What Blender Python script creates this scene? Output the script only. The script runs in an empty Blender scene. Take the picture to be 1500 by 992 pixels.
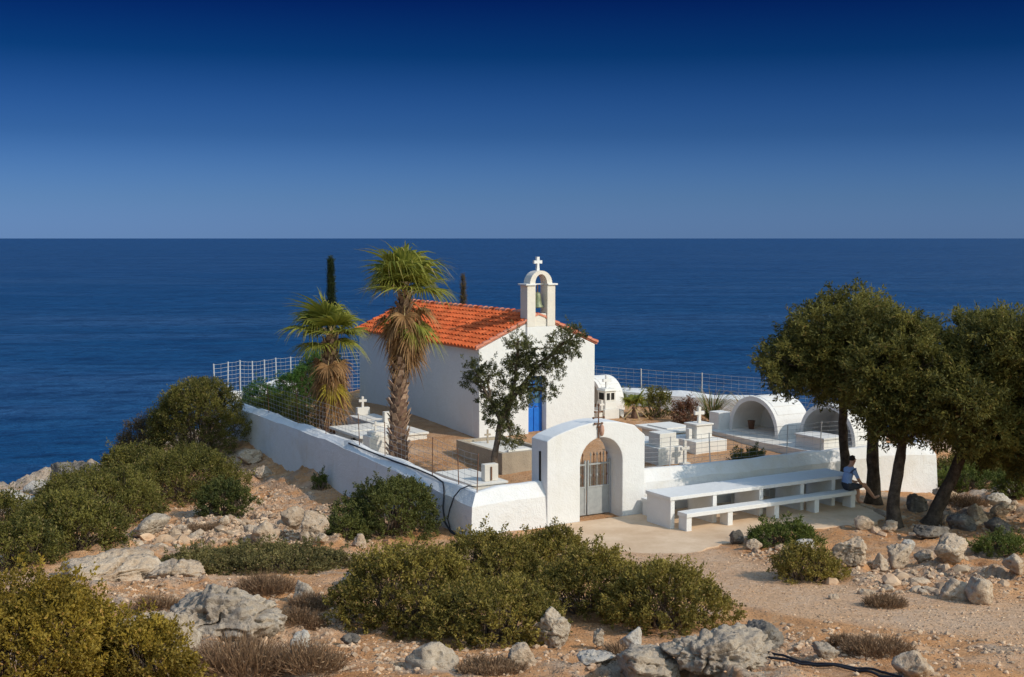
# A small white chapel on a rocky headland above the sea, with its walled churchyard.
import bpy, bmesh, math, random
import numpy as np
from mathutils import Vector, Matrix

sc = bpy.context.scene
COL = sc.collection
R = math.radians

# ------------------------------------------------------------------ camera
cam_d = bpy.data.cameras.new("camera")
cam = bpy.data.objects.new("camera", cam_d)
COL.objects.link(cam)
cam.location = (0, 0, 6.8)
cam.rotation_euler = (R(90) - math.atan(147 / 1850), 0, 0)
cam_d.sensor_width = 36.0
cam_d.lens = 36.0 * 1850 / 1500
cam_d.clip_start = 0.1
cam_d.clip_end = 200000
sc.camera = cam

# ------------------------------------------------------------------ sky and sun
SUN_EL, SUN_AZ = R(36), R(121)          # azimuth clockwise from +Y
sun_dir = Vector((math.sin(SUN_AZ) * math.cos(SUN_EL), math.cos(SUN_AZ) * math.cos(SUN_EL), math.sin(SUN_EL)))
world = bpy.data.worlds.new("World")
sc.world = world
world.use_nodes = True
wn, wl = world.node_tree.nodes, world.node_tree.links
wn.clear()
w_out = wn.new("ShaderNodeOutputWorld")
w_bg = wn.new("ShaderNodeBackground")
w_bg.inputs["Strength"].default_value = 0.15
w_sky = wn.new("ShaderNodeTexSky")
w_sky.sky_type = 'NISHITA'
w_sky.sun_disc = False
w_sky.sun_elevation = SUN_EL
w_sky.sun_rotation = SUN_AZ
w_sky.altitude = 0
w_sky.air_density = 2.0
w_sky.dust_density = 0.3
w_sky.ozone_density = 3.0
# the clear, deep blue of the photograph: pale at the horizon, navy up to the top of the view, and, as a
# polarised clear sky is, deep away from the sun; overhead and the sunward half are brightened to fill the shade
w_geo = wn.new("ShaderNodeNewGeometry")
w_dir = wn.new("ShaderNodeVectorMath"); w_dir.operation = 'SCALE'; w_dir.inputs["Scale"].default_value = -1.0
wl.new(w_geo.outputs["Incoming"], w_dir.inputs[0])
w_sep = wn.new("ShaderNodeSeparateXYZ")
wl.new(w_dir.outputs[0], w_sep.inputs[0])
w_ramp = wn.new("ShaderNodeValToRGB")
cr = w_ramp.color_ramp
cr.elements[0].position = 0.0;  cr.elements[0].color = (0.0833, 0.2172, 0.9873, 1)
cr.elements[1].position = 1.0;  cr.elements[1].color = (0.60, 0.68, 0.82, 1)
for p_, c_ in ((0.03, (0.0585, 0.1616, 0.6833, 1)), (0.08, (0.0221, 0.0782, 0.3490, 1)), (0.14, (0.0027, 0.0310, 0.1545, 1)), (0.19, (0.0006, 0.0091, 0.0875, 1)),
               (0.35, (0.04, 0.08, 0.20, 1)), (0.6, (0.28, 0.36, 0.52, 1))):  # upper sky out of view, lightened for more fill in the shade
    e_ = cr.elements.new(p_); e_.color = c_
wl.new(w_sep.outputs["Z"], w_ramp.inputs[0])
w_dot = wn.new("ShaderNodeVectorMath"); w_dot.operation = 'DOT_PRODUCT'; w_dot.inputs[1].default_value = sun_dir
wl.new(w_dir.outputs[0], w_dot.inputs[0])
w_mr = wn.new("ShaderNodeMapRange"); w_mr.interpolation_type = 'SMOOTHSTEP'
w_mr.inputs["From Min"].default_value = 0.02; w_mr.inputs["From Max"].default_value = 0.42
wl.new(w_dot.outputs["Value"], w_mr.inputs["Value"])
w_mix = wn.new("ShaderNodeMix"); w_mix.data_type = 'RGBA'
w_mix.inputs[7].default_value = (1.0, 0.95, 0.88, 1)  # sunward half left undarkened, as added fill light
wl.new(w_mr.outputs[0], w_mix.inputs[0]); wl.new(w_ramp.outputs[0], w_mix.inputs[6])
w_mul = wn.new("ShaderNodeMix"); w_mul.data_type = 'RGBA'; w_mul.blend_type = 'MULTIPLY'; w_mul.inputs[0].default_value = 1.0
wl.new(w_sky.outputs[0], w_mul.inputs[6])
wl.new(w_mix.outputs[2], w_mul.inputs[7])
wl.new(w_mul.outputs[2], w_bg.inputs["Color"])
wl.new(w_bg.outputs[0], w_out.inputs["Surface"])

sun_d = bpy.data.lights.new("sun", 'SUN')
sun_d.energy = 2.0
sun_d.angle = R(0.53)
sun_d.color = (1.0, 0.91, 0.77)
sun = bpy.data.objects.new("sun", sun_d)
COL.objects.link(sun)
sun.rotation_euler = sun_dir.to_track_quat('Z', 'Y').to_euler()

sc.view_settings.view_transform = 'Standard'
sc.view_settings.look = 'None'
sc.view_settings.exposure = 0.60
sc.view_settings.gamma = 1.0
sc.render.film_transparent = False
sc.cycles.max_bounces = 6
sc.cycles.transparent_max_bounces = 8
sc.cycles.use_denoising = True

# ------------------------------------------------------------------ helpers
C30, S30 = math.cos(R(30)), math.sin(R(30))
YAW = R(30)                                   # the chapel and its walls stand turned 30 degrees


def W(u, v, z=0.0):
    """churchyard coordinates (u along the front wall, v into the yard) to world"""
    return Vector((C30 * u - S30 * v, S30 * u + C30 * v, z))


def mesh_np(name, V, F, mats=(), smooth=False, tint=None):
    """fast mesh from arrays; F is (n,3) or (n,4); tint = one value per face, kept as a colour attribute"""
    V = np.asarray(V, np.float32); F = np.asarray(F, np.int32)
    me = bpy.data.meshes.new(name)
    n, k = F.shape
    me.vertices.add(len(V)); me.vertices.foreach_set("co", V.ravel())
    me.loops.add(n * k); me.loops.foreach_set("vertex_index", F.ravel())
    me.polygons.add(n)
    me.polygons.foreach_set("loop_start", np.arange(0, n * k, k, dtype=np.int32))
    if tint is not None:
        at = me.attributes.new("tint", 'FLOAT', 'FACE')
        at.data.foreach_set("value", np.asarray(tint, np.float32))
    me.update(calc_edges=True)
    me.polygons.foreach_set("use_smooth", np.full(n, bool(smooth)))
    for m in mats:
        me.materials.append(m)
    return me


def link(name, me, parent=None, kind=None):
    o = bpy.data.objects.new(name, me)
    COL.objects.link(o)
    if parent is not None:
        o.parent = parent
    if kind:
        o["kind"] = kind
    return o


def tag(o, label, cat, group=None):
    o["label"] = label; o["category"] = cat
    if group:
        o["group"] = group
    return o


def thing(name, label, cat, loc=(0, 0, 0), rz=0.0, group=None):
    o = bpy.data.objects.new(name, None)
    COL.objects.link(o)
    o.empty_display_size = 0.2
    o.location = loc; o.rotation_euler = (0, 0, rz)
    return tag(o, label, cat, group)


def copy_thing(src, loc, rz, label=None, group=None, scale=None):
    c = src.copy(); COL.objects.link(c)
    c.location = loc; c.rotation_euler = (src.rotation_euler.x, src.rotation_euler.y, rz)
    if label: c["label"] = label
    if group: c["group"] = group
    if scale: c.scale = scale
    for ch in list(src.children):
        d = ch.copy(); COL.objects.link(d); d.parent = c
        for g in list(ch.children):
            e = g.copy(); COL.objects.link(e); e.parent = d
    return c


class MB:
    """collects shapes; build() links them as one mesh object"""
    def __init__(s):
        s.v = []; s.f = []; s.sm = []; s.t = []

    def add(s, verts, faces, smooth=False, tint=0.5):
        n = len(s.v)
        s.v += [tuple(p) for p in verts]
        for f in faces:
            s.f.append(tuple(i + n for i in f)); s.sm.append(smooth); s.t.append(tint)
        return s

    def box(s, x0, x1, y0, y1, z0, z1, M=None, tint=0.5, taper=0.0):
        t = taper
        P = [(x0, y0, z0), (x1, y0, z0), (x1, y1, z0), (x0, y1, z0), (x0 + t, y0 + t, z1), (x1 - t, y0 + t, z1), (x1 - t, y1 - t, z1), (x0 + t, y1 - t, z1)]
        if M is not None:
            P = [M @ Vector(p) for p in P]
        return s.add(P, [(3, 2, 1, 0), (4, 5, 6, 7), (0, 1, 5, 4), (1, 2, 6, 5), (2, 3, 7, 6), (3, 0, 4, 7)], tint=tint)

    def tube(s, pts, rad, n=6, cap=True, smooth=True, tint=0.5):
        pts = [Vector(p) for p in pts]
        if not hasattr(rad, '__len__'): rad = [rad] * len(pts)
        V = []; F = []
        a = None
        for i, p in enumerate(pts):
            d = (pts[min(i + 1, len(pts) - 1)] - pts[max(i - 1, 0)])
            d = d.normalized() if d.length > 1e-9 else Vector((0, 0, 1))
            if a is None:
                a = d.orthogonal().normalized()
            else:
                a = (a - d * a.dot(d))
                a = a.normalized() if a.length > 1e-6 else d.orthogonal().normalized()
            b = d.cross(a)
            for k in range(n):
                t = 2 * math.pi * k / n
                V.append(p + (a * math.cos(t) + b * math.sin(t)) * rad[i])
        for i in range(len(pts) - 1):
            for k in range(n):
                k2 = (k + 1) % n
                F.append((i * n + k, i * n + k2, (i + 1) * n + k2, (i + 1) * n + k))
        s.add(V, F, smooth, tint)
        if cap:
            m = len(V)
            s.add(V[:n], [tuple(range(n - 1, -1, -1))], False, tint)
            s.add(V[m - n:], [tuple(range(n))], False, tint)
        return s

    def prism(s, poly, axis, a0, a1, M=None, tint=0.5):
        """poly = 2D outline; extruded along axis ('x','y','z') between a0 and a1"""
        n = len(poly)
        def P(q, a):
            p = {'x': (a, q[0], q[1]), 'y': (q[0], a, q[1]), 'z': (q[0], q[1], a)}[axis]
            return M @ Vector(p) if M is not None else Vector(p)
        V = [P(q, a0) for q in poly] + [P(q, a1) for q in poly]
        F = [tuple(range(n)), tuple(range(2 * n - 1, n - 1, -1))]
        F += [(i, i + n, (i + 1) % n + n, (i + 1) % n) for i in range(n)]
        return s.add(V, F, tint=tint)

    def lathe(s, prof, n=16, c=(0, 0, 0), tint=0.5):
        V = []; F = []
        for r, z in prof:
            for k in range(n):
                t = 2 * math.pi * k / n
                V.append((c[0] + r * math.cos(t), c[1] + r * math.sin(t), c[2] + z))
        for i in range(len(prof) - 1):
            for k in range(n):
                k2 = (k + 1) % n
                F.append((i * n + k, i * n + k2, (i + 1) * n + k2, (i + 1) * n + k))
        return s.add(V, F, True, tint)

    def mesh(s, name, mat, bevel=0.0, fix=True):
        me = bpy.data.meshes.new(name)
        me.from_pydata(s.v, [], s.f)
        at = me.attributes.new("tint", 'FLOAT', 'FACE')
        at.data.foreach_set("value", np.asarray(s.t, np.float32))
        me.polygons.foreach_set("use_smooth", np.array(s.sm, bool))
        if fix or bevel:
            bm = bmesh.new(); bm.from_mesh(me)
            if bevel:
                bmesh.ops.remove_doubles(bm, verts=bm.verts, dist=1e-5)
            bmesh.ops.recalc_face_normals(bm, faces=bm.faces)
            if bevel:
                es = [e for e in bm.edges if len(e.link_faces) == 2 and e.calc_face_angle(0) > 0.6]
                bmesh.ops.bevel(bm, geom=es, offset=bevel, segments=2, profile=0.6, affect='EDGES', clamp_overlap=True)
            bm.to_mesh(me); bm.free()
        me.materials.append(mat)
        return me

    def build(s, name, mat, parent=None, bevel=0.0, kind=None, fix=True):
        return link(name, s.mesh(name, mat, bevel, fix), parent, kind)


# ---- value noise for shaping rocks and ground
_rg = np.random.RandomState(7)
_PERM = _rg.rand(64, 64, 64).astype(np.float32)


def vnoise(P):
    P = np.asarray(P, np.float64)
    i = np.floor(P).astype(int); f = P - i; f = f * f * (3 - 2 * f)
    def g(a, b, c): return _PERM[(i[..., 0] + a) & 63, (i[..., 1] + b) & 63, (i[..., 2] + c) & 63]
    x, y, z = f[..., 0], f[..., 1], f[..., 2]
    l = lambda a, b, t: a + (b - a) * t
    return l(l(l(g(0, 0, 0), g(1, 0, 0), x), l(g(0, 1, 0), g(1, 1, 0), x), y), l(l(g(0, 0, 1), g(1, 0, 1), x), l(g(0, 1, 1), g(1, 1, 1), x), y), z) * 2 - 1


def fbm(P, o=4, ridged=False):
    P = np.asarray(P, np.float64); s = 0; a = 1.0; t = 0
    for k in range(o):
        n = vnoise(P + 17.3 * k)
        if ridged: n = 1 - 2 * np.abs(n)
        s = s + a * n; t += a; a *= 0.5; P = P * 2.03
    return s / t


def smooth01(x):
    x = np.clip(x, 0, 1); return x * x * (3 - 2 * x)

# ------------------------------------------------------------------ the lie of the land
TP = np.array([
    # churchyard and terrace
    *[tuple(W(*p)) for p in ((13.8, 25.5, .05), (16.9, 25.5, .02), (18, 29, .1), (22, 29, .15), (26, 28, .2), (14, 35, .28), (14, 43, .3), (19, 35, .42), (23.5, 35, .45),
                             (19, 45, .5), (24, 45, .5), (27, 32, .28), (28, 38, .4), (30, 45, .1), (21, 49, .35), (14.5, 46, .2),
                             (17, 24.5, 0), (16.5, 22, 0), (22, 22, 0), (23, 24, 0), (20, 20.5, .02), (15, 23.6, 0), (26.5, 24.5, -.3), (28.4, 24.8, -.62),
                             (13.2, 24.7, -.03), (13, 30, -.25), (13, 32.7, -.44), (13, 36.5, -.53), (13.1, 39.7, -.2), (13, 43, -.42))],
    # foreground
    (0, 27, .1), (-6, 27, .12), (0, 24, .4), (-6, 24, .45), (5, 24, .32), (0, 20, .84), (-6, 20, .85), (6, 20, .72), (0, 16, 1.24), (-6.5, 16, 1.25), (7, 16, 1.15), (9, 20.5, .65),
    (-9, 27.9, .0), (-7.8, 32, -.3), (-5.3, 29.6, -.1), (-9, 24, .45), (-10, 16, 1.2), (-12, 22, .5),
    # the slope down to the left
    (-12.3, 34, -1.0), (-13, 30, -.6), (-12.6, 40, -1.0), (-15.2, 43, -1.6), (-19.5, 46, -2.9), (-17, 36, -2.0), (-21, 36, -2.6), (-12, 46, -.9), (-14, 49, -2.0), (-20, 26, -1.2), (-24, 16, -.2),
    # right side
    (11, 27.5, .1), (9.5, 29.5, -.02), (13.3, 37, -.4), (14, 34, -.15), (16.3, 40, -.7), (20, 30, .1), (19, 38, -.7), (20, 16, 1.2), (12, 23, .5), (16, 44, -1.0), (28, 30, -.2), (28, 20, .8),
    (10, 48, -.3), (4, 56, -.6), (-4, 58, -.8), (-10, 56, -1.2),
    # behind the photographer
    (0, 8, 3.0), (-9, 9, 2.7), (9, 9, 2.8), (0, 0, 5.05), (-15, 0, 4.6), (15, 0, 5.0), (0, -30, 9.0), (-35, -20, 5.0), (35, -20, 7.0), (-30, 10, 1.0), (38, 10, 2.5), (0, -80, 14.0),
], float)


def _phi(r): return np.sqrt(r * r + 0.5)


_n = len(TP)
_A = np.zeros((_n + 3, _n + 3))
_d = np.hypot(TP[:, None, 0] - TP[None, :, 0], TP[:, None, 1] - TP[None, :, 1])
_A[:_n, :_n] = _phi(_d) - np.eye(_n) * 0.15
_A[:_n, _n] = 1; _A[:_n, _n + 1] = TP[:, 0]; _A[:_n, _n + 2] = TP[:, 1]
_A[_n:, :_n] = _A[:_n, _n:].T
_w = np.linalg.solve(_A, np.concatenate([TP[:, 2], np.zeros(3)]))
COAST = np.array([(-70, -90), (-46, 10), (-29, 34), (-23.5, 43), (-20.5, 48), (-17.5, 49.5), (-16.3, 52), (-13, 55.5), (-9, 60), (0, 61), (8, 59), (12, 52), (16, 47.5), (21, 45.5), (28, 44), (40, 40), (62, 28), (85, 0), (95, -90)], float)
SEA_Z = -14.0


def seg_dist(X, Y, poly, closed=False):
    D = np.full(np.shape(X), 1e9)
    n = len(poly)
    for i in range(n if closed else n - 1):
        a = poly[i]; b = poly[(i + 1) % n]
        ab = (b[0] - a[0], b[1] - a[1]); L = ab[0] ** 2 + ab[1] ** 2
        t = np.clip(((X - a[0]) * ab[0] + (Y - a[1]) * ab[1]) / L, 0, 1)
        D = np.minimum(D, np.hypot(X - a[0] - t * ab[0], Y - a[1] - t * ab[1]))
    return D


def inside(X, Y, poly):
    c = np.zeros(np.shape(X), bool); n = len(poly)
    for i in range(n):
        x0, y0 = poly[i]; x1, y1 = poly[(i + 1) % n]
        if y0 == y1: continue
        c ^= ((y0 > Y) != (y1 > Y)) & (X < (x1 - x0) * (Y - y0) / (y1 - y0) + x0)
    return c


def base_z(X, Y):
    X = np.asarray(X, float); Y = np.asarray(Y, float)
    z = _w[_n] + _w[_n + 1] * X + _w[_n + 2] * Y
    for i in range(_n):
        z = z + _w[i] * _phi(np.hypot(X - TP[i, 0], Y - TP[i, 1]))
    return z


PATH_R = [(11, 16.5), (8.0, 19.5), (5.3, 21.5), (3.6, 24.0), (2.9, 26.6)]
PATH_L = [(1.6, 26.2), (-1.2, 26.0), (-3.6, 25.2), (-5.4, 23.6), (-7.5, 22.8), (-9.5, 22.9)]


def masks(X, Y):
    X = np.asarray(X, float); Y = np.asarray(Y, float)
    u = C30 * X + S30 * Y; v = -S30 * X + C30 * Y
    wob = 0.5 * fbm(np.stack([X * .6, Y * .6, X * 0], -1), 3)
    pr = 1 - smooth01((seg_dist(X, Y, PATH_R) - 1.25 + wob) / 0.8)
    pl = 1 - smooth01((seg_dist(X, Y, PATH_L) - 0.55 + wob * .6) / 0.5)
    path = np.maximum(pr, pl)
    yard = smooth01((u - 13.2) / .4) * smooth01((v - 24.9) / .4) * smooth01((29 - u) / 1.0) * smooth01((46 - v) / 1.0)
    terr = smooth01((u - 13.6) / 1.2) * smooth01((25.2 - v) / .3) * smooth01((v - 21.3) / .9) * smooth01((24.4 - u) / 1.0)
    calm = np.maximum(np.maximum(path, yard), terr)
    return path, yard, terr, calm


def cells(X, Y, s, seed):
    """broken bedrock: height of tilted blocks, and how near the point is to a joint between two"""
    X = X / s; Y = Y / s; ix = np.floor(X).astype(int); iy = np.floor(Y).astype(int)
    b1 = np.full(X.shape, 9.0); b2 = np.full(X.shape, 9.0); h = np.zeros(X.shape)
    for a in (-1, 0, 1):
        for b in (-1, 0, 1):
            jx, jy = ix + a, iy + b
            r = [_PERM[(jx + k * 7) & 63, (jy + k * 13) & 63, (seed + k) & 63] for k in range(5)]
            dx, dy = X - jx - r[0], Y - jy - r[1]; d = np.hypot(dx, dy)
            hh = r[2] + .9 * (r[3] - .5) * dx + .9 * (r[4] - .5) * dy
            nearer = d < b1
            b2 = np.where(nearer, b1, np.minimum(b2, d)); h = np.where(nearer, hh, h); b1 = np.where(nearer, d, b1)
    return h, b2 - b1


OUTCROPS = [(-6.5, 29.3, 2.8, .8), (-5.0, 28.2, 2.2, .8), (-5.4, 31.5, 1.6, .7), (-6.6, 23.6, 2.3, .9), (-7.6, 26.0, 1.5, .6), (-3.2, 16.2, 1.6, .6), (8.0, 23.8, 2.0, .6), (-5.6, 33.0, 1.6, .5), (6.4, 21.6, .9, .45), (1.0, 15.4, 1.0, .6), (-4.6, 19.2, 1.3, .6), (-7.2, 23.2, 1.9, 1.0), (-5.9, 23.4, 1.2, .8), (-4.0, 17.6, 1.5, .8), (-4.6, 15.9, 1.0, .8), (2.1, 15.2, 1.6, .9), (3.4, 17.2, .8, .8), (-8.6, 28.6, 1.2, .6), (-5.2, 27.6, 1.6, .6), (-9.0, 38.5, 1.6, .7), (-7.0, 37.0, 1.3, .5),
            (-7.2, 33.5, 1.8, .5), (-14.0, 39.5, 2.6, 1.0), (8.2, 24.4, 1.3, .6), (11.9, 31.5, 2.0, .7), (13.6, 34.5, 2.0, .7), (-.9, 15.5, .9, .6), (15, 37.5, 2, .7)]


def ground(X, Y):
    """height of the ground, and how rough it is there"""
    X = np.asarray(X, float); Y = np.asarray(Y, float)
    z = base_z(X, Y)
    path, yard, terr, calm = masks(X, Y)
    q = np.stack([X, Y, X * 0 + 3.1], -1)
    rough = (1 - calm)
    left = smooth01((-4.2 - X) / 4) * smooth01((Y - 22) / 4)
    right = smooth01((X - 4.8) / 2) * smooth01((Y - 19) / 3) * (1 - smooth01((Y - 28) / 3))
    z = z + rough * (0.10 * fbm(q * .55, 4) + (.05 + .13 * left + .05 * right) * fbm(q * 1.3 + 40, 4, True)) + (0.012 + .03 * rough) * fbm(q * 4.1 + 9, 3)
    oc = np.zeros(np.shape(X))
    for ox, oy, orr, am in OUTCROPS:
        oc = np.maximum(oc, am * smooth01(1.25 - np.hypot(X - ox, Y - oy) / orr + .55 * fbm(q * .9 + 31, 3)))
    oc = oc * (1 - calm)
    cleft = np.exp(-(np.abs(vnoise(q * 1.9 + 51)) / .07) ** 2)
    wx, wy = X + .12 * fbm(q * 2.1 + 60, 3), Y + .12 * fbm(q * 2.1 + 90, 3)
    h1, j1 = cells(wx, wy, .85, 3); h2, j2 = cells(wx, wy, .30, 21)
    joint = np.maximum(1 - smooth01(j1 / .14), .8 * (1 - smooth01(j2 / .16)))
    z = z + oc * (.30 * (h1 - .35) + .13 * (h2 - .4) + .05 * fbm(q * 5.0 + 12, 3, True) - .10 * cleft - .07 * joint)
    oc = oc * (1 - .75 * joint)
    ins = inside(X, Y, COAST); d = seg_dist(X, Y, COAST, True)
    dd = np.where(ins, -d, d) + 1.6 * fbm(q * .28 + 80, 4) * (1 - yard)
    drop = np.where(dd > 0, 1.0, 0.0) * (0.75 * smooth01(dd / 5) + .25 * smooth01(dd / 16)) * 17.5
    crag = smooth01((dd + 3.5) / 3) * (1 - yard)
    z = z - drop + crag * (0.55 * fbm(q * .75 + 5, 5, True) + .25 * fbm(q * 2.2, 3, True))
    return z, np.maximum(crag, oc), path, yard, terr


def gz(x, y):
    return float(ground(np.array([x]), np.array([y]))[0][0])

# ------------------------------------------------------------------ materials
class NT:
    def __init__(s, name):
        s.m = bpy.data.materials.new(name); s.m.use_nodes = True
        s.n, s.l = s.m.node_tree.nodes, s.m.node_tree.links
        s.bsdf = s.n["Principled BSDF"]; s.out = s.n["Material Output"]
        s._pos = None

    def node(s, t, **kw):
        x = s.n.new(t)
        for k, v in kw.items():
            if k.startswith("i_"):
                key = k[2:]; key = int(key) if key.isdigit() else key.replace("_", " ")
                x.inputs[key].default_value = v
            else:
                setattr(x, k, v)
        return x

    def pos(s, obj=False):
        if s._pos is None:
            if obj:
                s._pos = s.node("ShaderNodeTexCoord").outputs["Object"]
            else:
                s._pos = s.node("ShaderNodeNewGeometry").outputs["Position"]
        return s._pos

    def noise(s, scale, detail=5, rough=.6, vec=None, distort=0.0):
        x = s.node("ShaderNodeTexNoise", i_Scale=scale, i_Detail=detail, i_Roughness=rough, i_Distortion=distort)
        s.l.new(vec if vec is not None else s.pos(), x.inputs["Vector"])
        return x.outputs["Fac"]

    def voro(s, scale, feature='F1', out="Distance", vec=None):
        x = s.node("ShaderNodeTexVoronoi", feature=feature, i_Scale=scale)
        s.l.new(vec if vec is not None else s.pos(), x.inputs["Vector"])
        return x.outputs[out]

    def ramp(s, fac, stops):
        x = s.node("ShaderNodeValToRGB")
        e = x.color_ramp.elements
        e[0].position, e[0].color = stops[0][0], (*stops[0][1], 1)
        e[1].position, e[1].color = stops[-1][0], (*stops[-1][1], 1)
        for p, c in stops[1:-1]:
            q = e.new(p); q.color = (*c, 1)
        s.l.new(fac, x.inputs[0])
        return x.outputs[0]

    def rng(s, fac, a, b, c=0.0, d=1.0):
        x = s.node("ShaderNodeMapRange", i_1=a, i_2=b, i_3=c, i_4=d)
        s.l.new(fac, x.inputs[0]); return x.outputs[0]

    def mix(s, fac, a, b, blend='MIX'):
        x = s.node("ShaderNodeMix", data_type='RGBA', blend_type=blend)
        for v, i in ((fac, 0), (a, 6), (b, 7)):
            if hasattr(v, "is_linked"): s.l.new(v, x.inputs[i])
            elif isinstance(v, tuple): x.inputs[i].default_value = (*v, 1)
            else: x.inputs[i].default_value = v
        return x.outputs[2]

    def math(s, op, a, b=0.5):
        x = s.node("ShaderNodeMath", operation=op)
        for v, i in ((a, 0), (b, 1)):
            if hasattr(v, "is_linked"): s.l.new(v, x.inputs[i])
            else: x.inputs[i].default_value = v
        return x.outputs[0]

    def attr(s, name):
        return s.node("ShaderNodeAttribute", attribute_name=name).outputs["Fac"]

    def bump(s, h, strength=.3, dist=.02):
        x = s.node("ShaderNodeBump", i_Strength=strength, i_Distance=dist)
        s.l.new(h, x.inputs["Height"]); s.l.new(x.outputs[0], s.bsdf.inputs["Normal"]); return x

    def fin(s, col, rough=.85, spec=.25, metal=0.0):
        if hasattr(col, "is_linked"): s.l.new(col, s.bsdf.inputs["Base Color"])
        else: s.bsdf.inputs["Base Color"].default_value = (*col, 1)
        if hasattr(rough, "is_linked"): s.l.new(rough, s.bsdf.inputs["Roughness"])
        else: s.bsdf.inputs["Roughness"].default_value = rough
        s.bsdf.inputs["Specular IOR Level"].default_value = spec
        s.bsdf.inputs["Metallic"].default_value = metal
        return s.m


def plaster(name, c, dirt=(.62, .55, .46), amt=.35, bump=.25):
    t = NT(name)
    mp = t.node("ShaderNodeMapping"); mp.inputs["Scale"].default_value = (3.2, 3.2, .35); t.l.new(t.pos(), mp.inputs[0])
    runs = t.noise(1.0, 5, .65, mp.outputs[0]); n1 = t.noise(.9, 6, .65); n2 = t.noise(7, 5, .7); n3 = t.noise(.45, 3)
    a = t.mix(t.rng(n2, .3, .7), tuple(x * .93 for x in c), c)
    a = t.mix(t.rng(n3, .42, .60, 0, .5), a, tuple(x * y for x, y in zip(c, (.95, .94, .93))))       # coats of different age
    col = t.mix(t.rng(n1, .50, .80, 0, amt), a, dirt)
    col = t.mix(t.math('MULTIPLY', t.rng(runs, .56, .76, 0, amt), t.rng(n1, .35, .6)), col, dirt)
    col = t.mix(t.rng(t.noise(16, 4, .75), .66, .76, 0, amt), col, tuple(x * .8 for x in dirt))      # small chips
    t.bump(t.math('ADD', t.noise(28, 4), t.math('MULTIPLY', t.noise(3.5, 3), 2.6)), bump * 1.5, .016)
    return t.fin(col, .9, .15)


def simple(name, c1, c2, scale=6, rough=.8, spec=.25, bump=.2, bs=40, metal=0, obj=False, tint=0.0, dist=.01):
    t = NT(name); t.pos(obj)
    col = t.mix(t.rng(t.noise(scale, 6, .65), .32, .68), c1, c2)
    if tint:
        col = t.mix(tint, col, t.mix(t.attr("tint"), (0.35, 0.35, 0.35), (1.5, 1.5, 1.5)), 'MULTIPLY')
    if bump: t.bump(t.noise(bs, 4), bump, dist)
    return t.fin(col, rough, spec, metal)


def leaf(name, c1, c2, c3=None, trans=.25):
    """c1..c2 over the per-leaf tint; the far end of the tint goes to c3 (dry leaves)"""
    t = NT(name)
    st = [(0.0, c1), (0.72, c2)] + ([(0.9, c2), (1.0, c3)] if c3 else [(1.0, c2)])
    col = t.ramp(t.attr("tint"), st)
    col = t.mix(t.rng(t.noise(1.5, 4), .38, .66, 0, .42), col, tuple(x * .75 for x in c1))
    m = t.fin(col, .6, .25)
    tr = t.node("ShaderNodeBsdfTranslucent"); t.l.new(col, tr.inputs[0])
    mx = t.node("ShaderNodeMixShader", i_0=trans)
    t.l.new(t.bsdf.outputs[0], mx.inputs[1]); t.l.new(tr.outputs[0], mx.inputs[2]); t.l.new(mx.outputs[0], t.out.inputs[0])
    return m


def rock(name, c1, c2, c3, pit=.75):
    t = NT(name)
    big = t.noise(1.1, 5, .6); mid = t.noise(5.5, 6, .7); fine = t.noise(26, 5, .7)
    col = t.mix(t.rng(big, .38, .62), c1, c2)
    col = t.mix(t.rng(mid, .50, .68, 0, .8), col, c3)
    # dark lichen and weathered pits
    v = t.voro(7.5, vec=None)
    pits = t.math('MULTIPLY', t.rng(v, .0, .30, 1, 0), t.rng(t.noise(2.6, 3), .45, .62))
    col = t.mix(t.math('MULTIPLY', pits, pit), col, (.05, .047, .045))
    col = t.mix(t.rng(fine, .56, .72, 0, .55), col, tuple(x * .35 for x in c1))
    h = t.math('ADD', t.math('MULTIPLY', mid, 2.2), t.math('ADD', fine, t.math('MULTIPLY', t.rng(v, 0, .35), 1.2)))
    t.bump(h, .75, .05)
    return t.fin(col, .95, .1)


MAT = {}
MAT['white'] = plaster("white_limewash", (.73, .725, .715), (.62, .59, .52), .30)
MAT['wall'] = plaster("white_limewash_wall", (.72, .71, .70), (.58, .52, .43), .60, .4)
MAT['cream'] = plaster("cream_stone", (.70, .65, .575), (.54, .46, .37), .5, .2)
MAT['marble'] = plaster("weathered_white_marble", (.72, .69, .64), (.50, .45, .39), .5, .12)
MAT['concrete'] = plaster("rough_concrete", (.40, .33, .25), (.24, .20, .16), .8, .5)
MAT['vault'] = plaster("whitewashed_vault", (.74, .71, .67), (.55, .49, .43), .5, .35)
def tile_mat():
    t = NT("terracotta_tile")
    col = t.mix(t.rng(t.noise(2.2, 6, .65), .32, .68), (.52, .095, .028), (.64, .150, .052))
    col = t.mix(.42, col, t.mix(t.attr("tint"), (.35, .35, .35), (1.5, 1.5, 1.5)), 'MULTIPLY')
    col = t.mix(t.rng(t.noise(5.5, 5, .7), .58, .72, 0, .55), col, (.26, .12, .07))          # lichen and soot
    t.bump(t.noise(60, 4), .2, .01)
    return t.fin(col, .88, .12)


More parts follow.
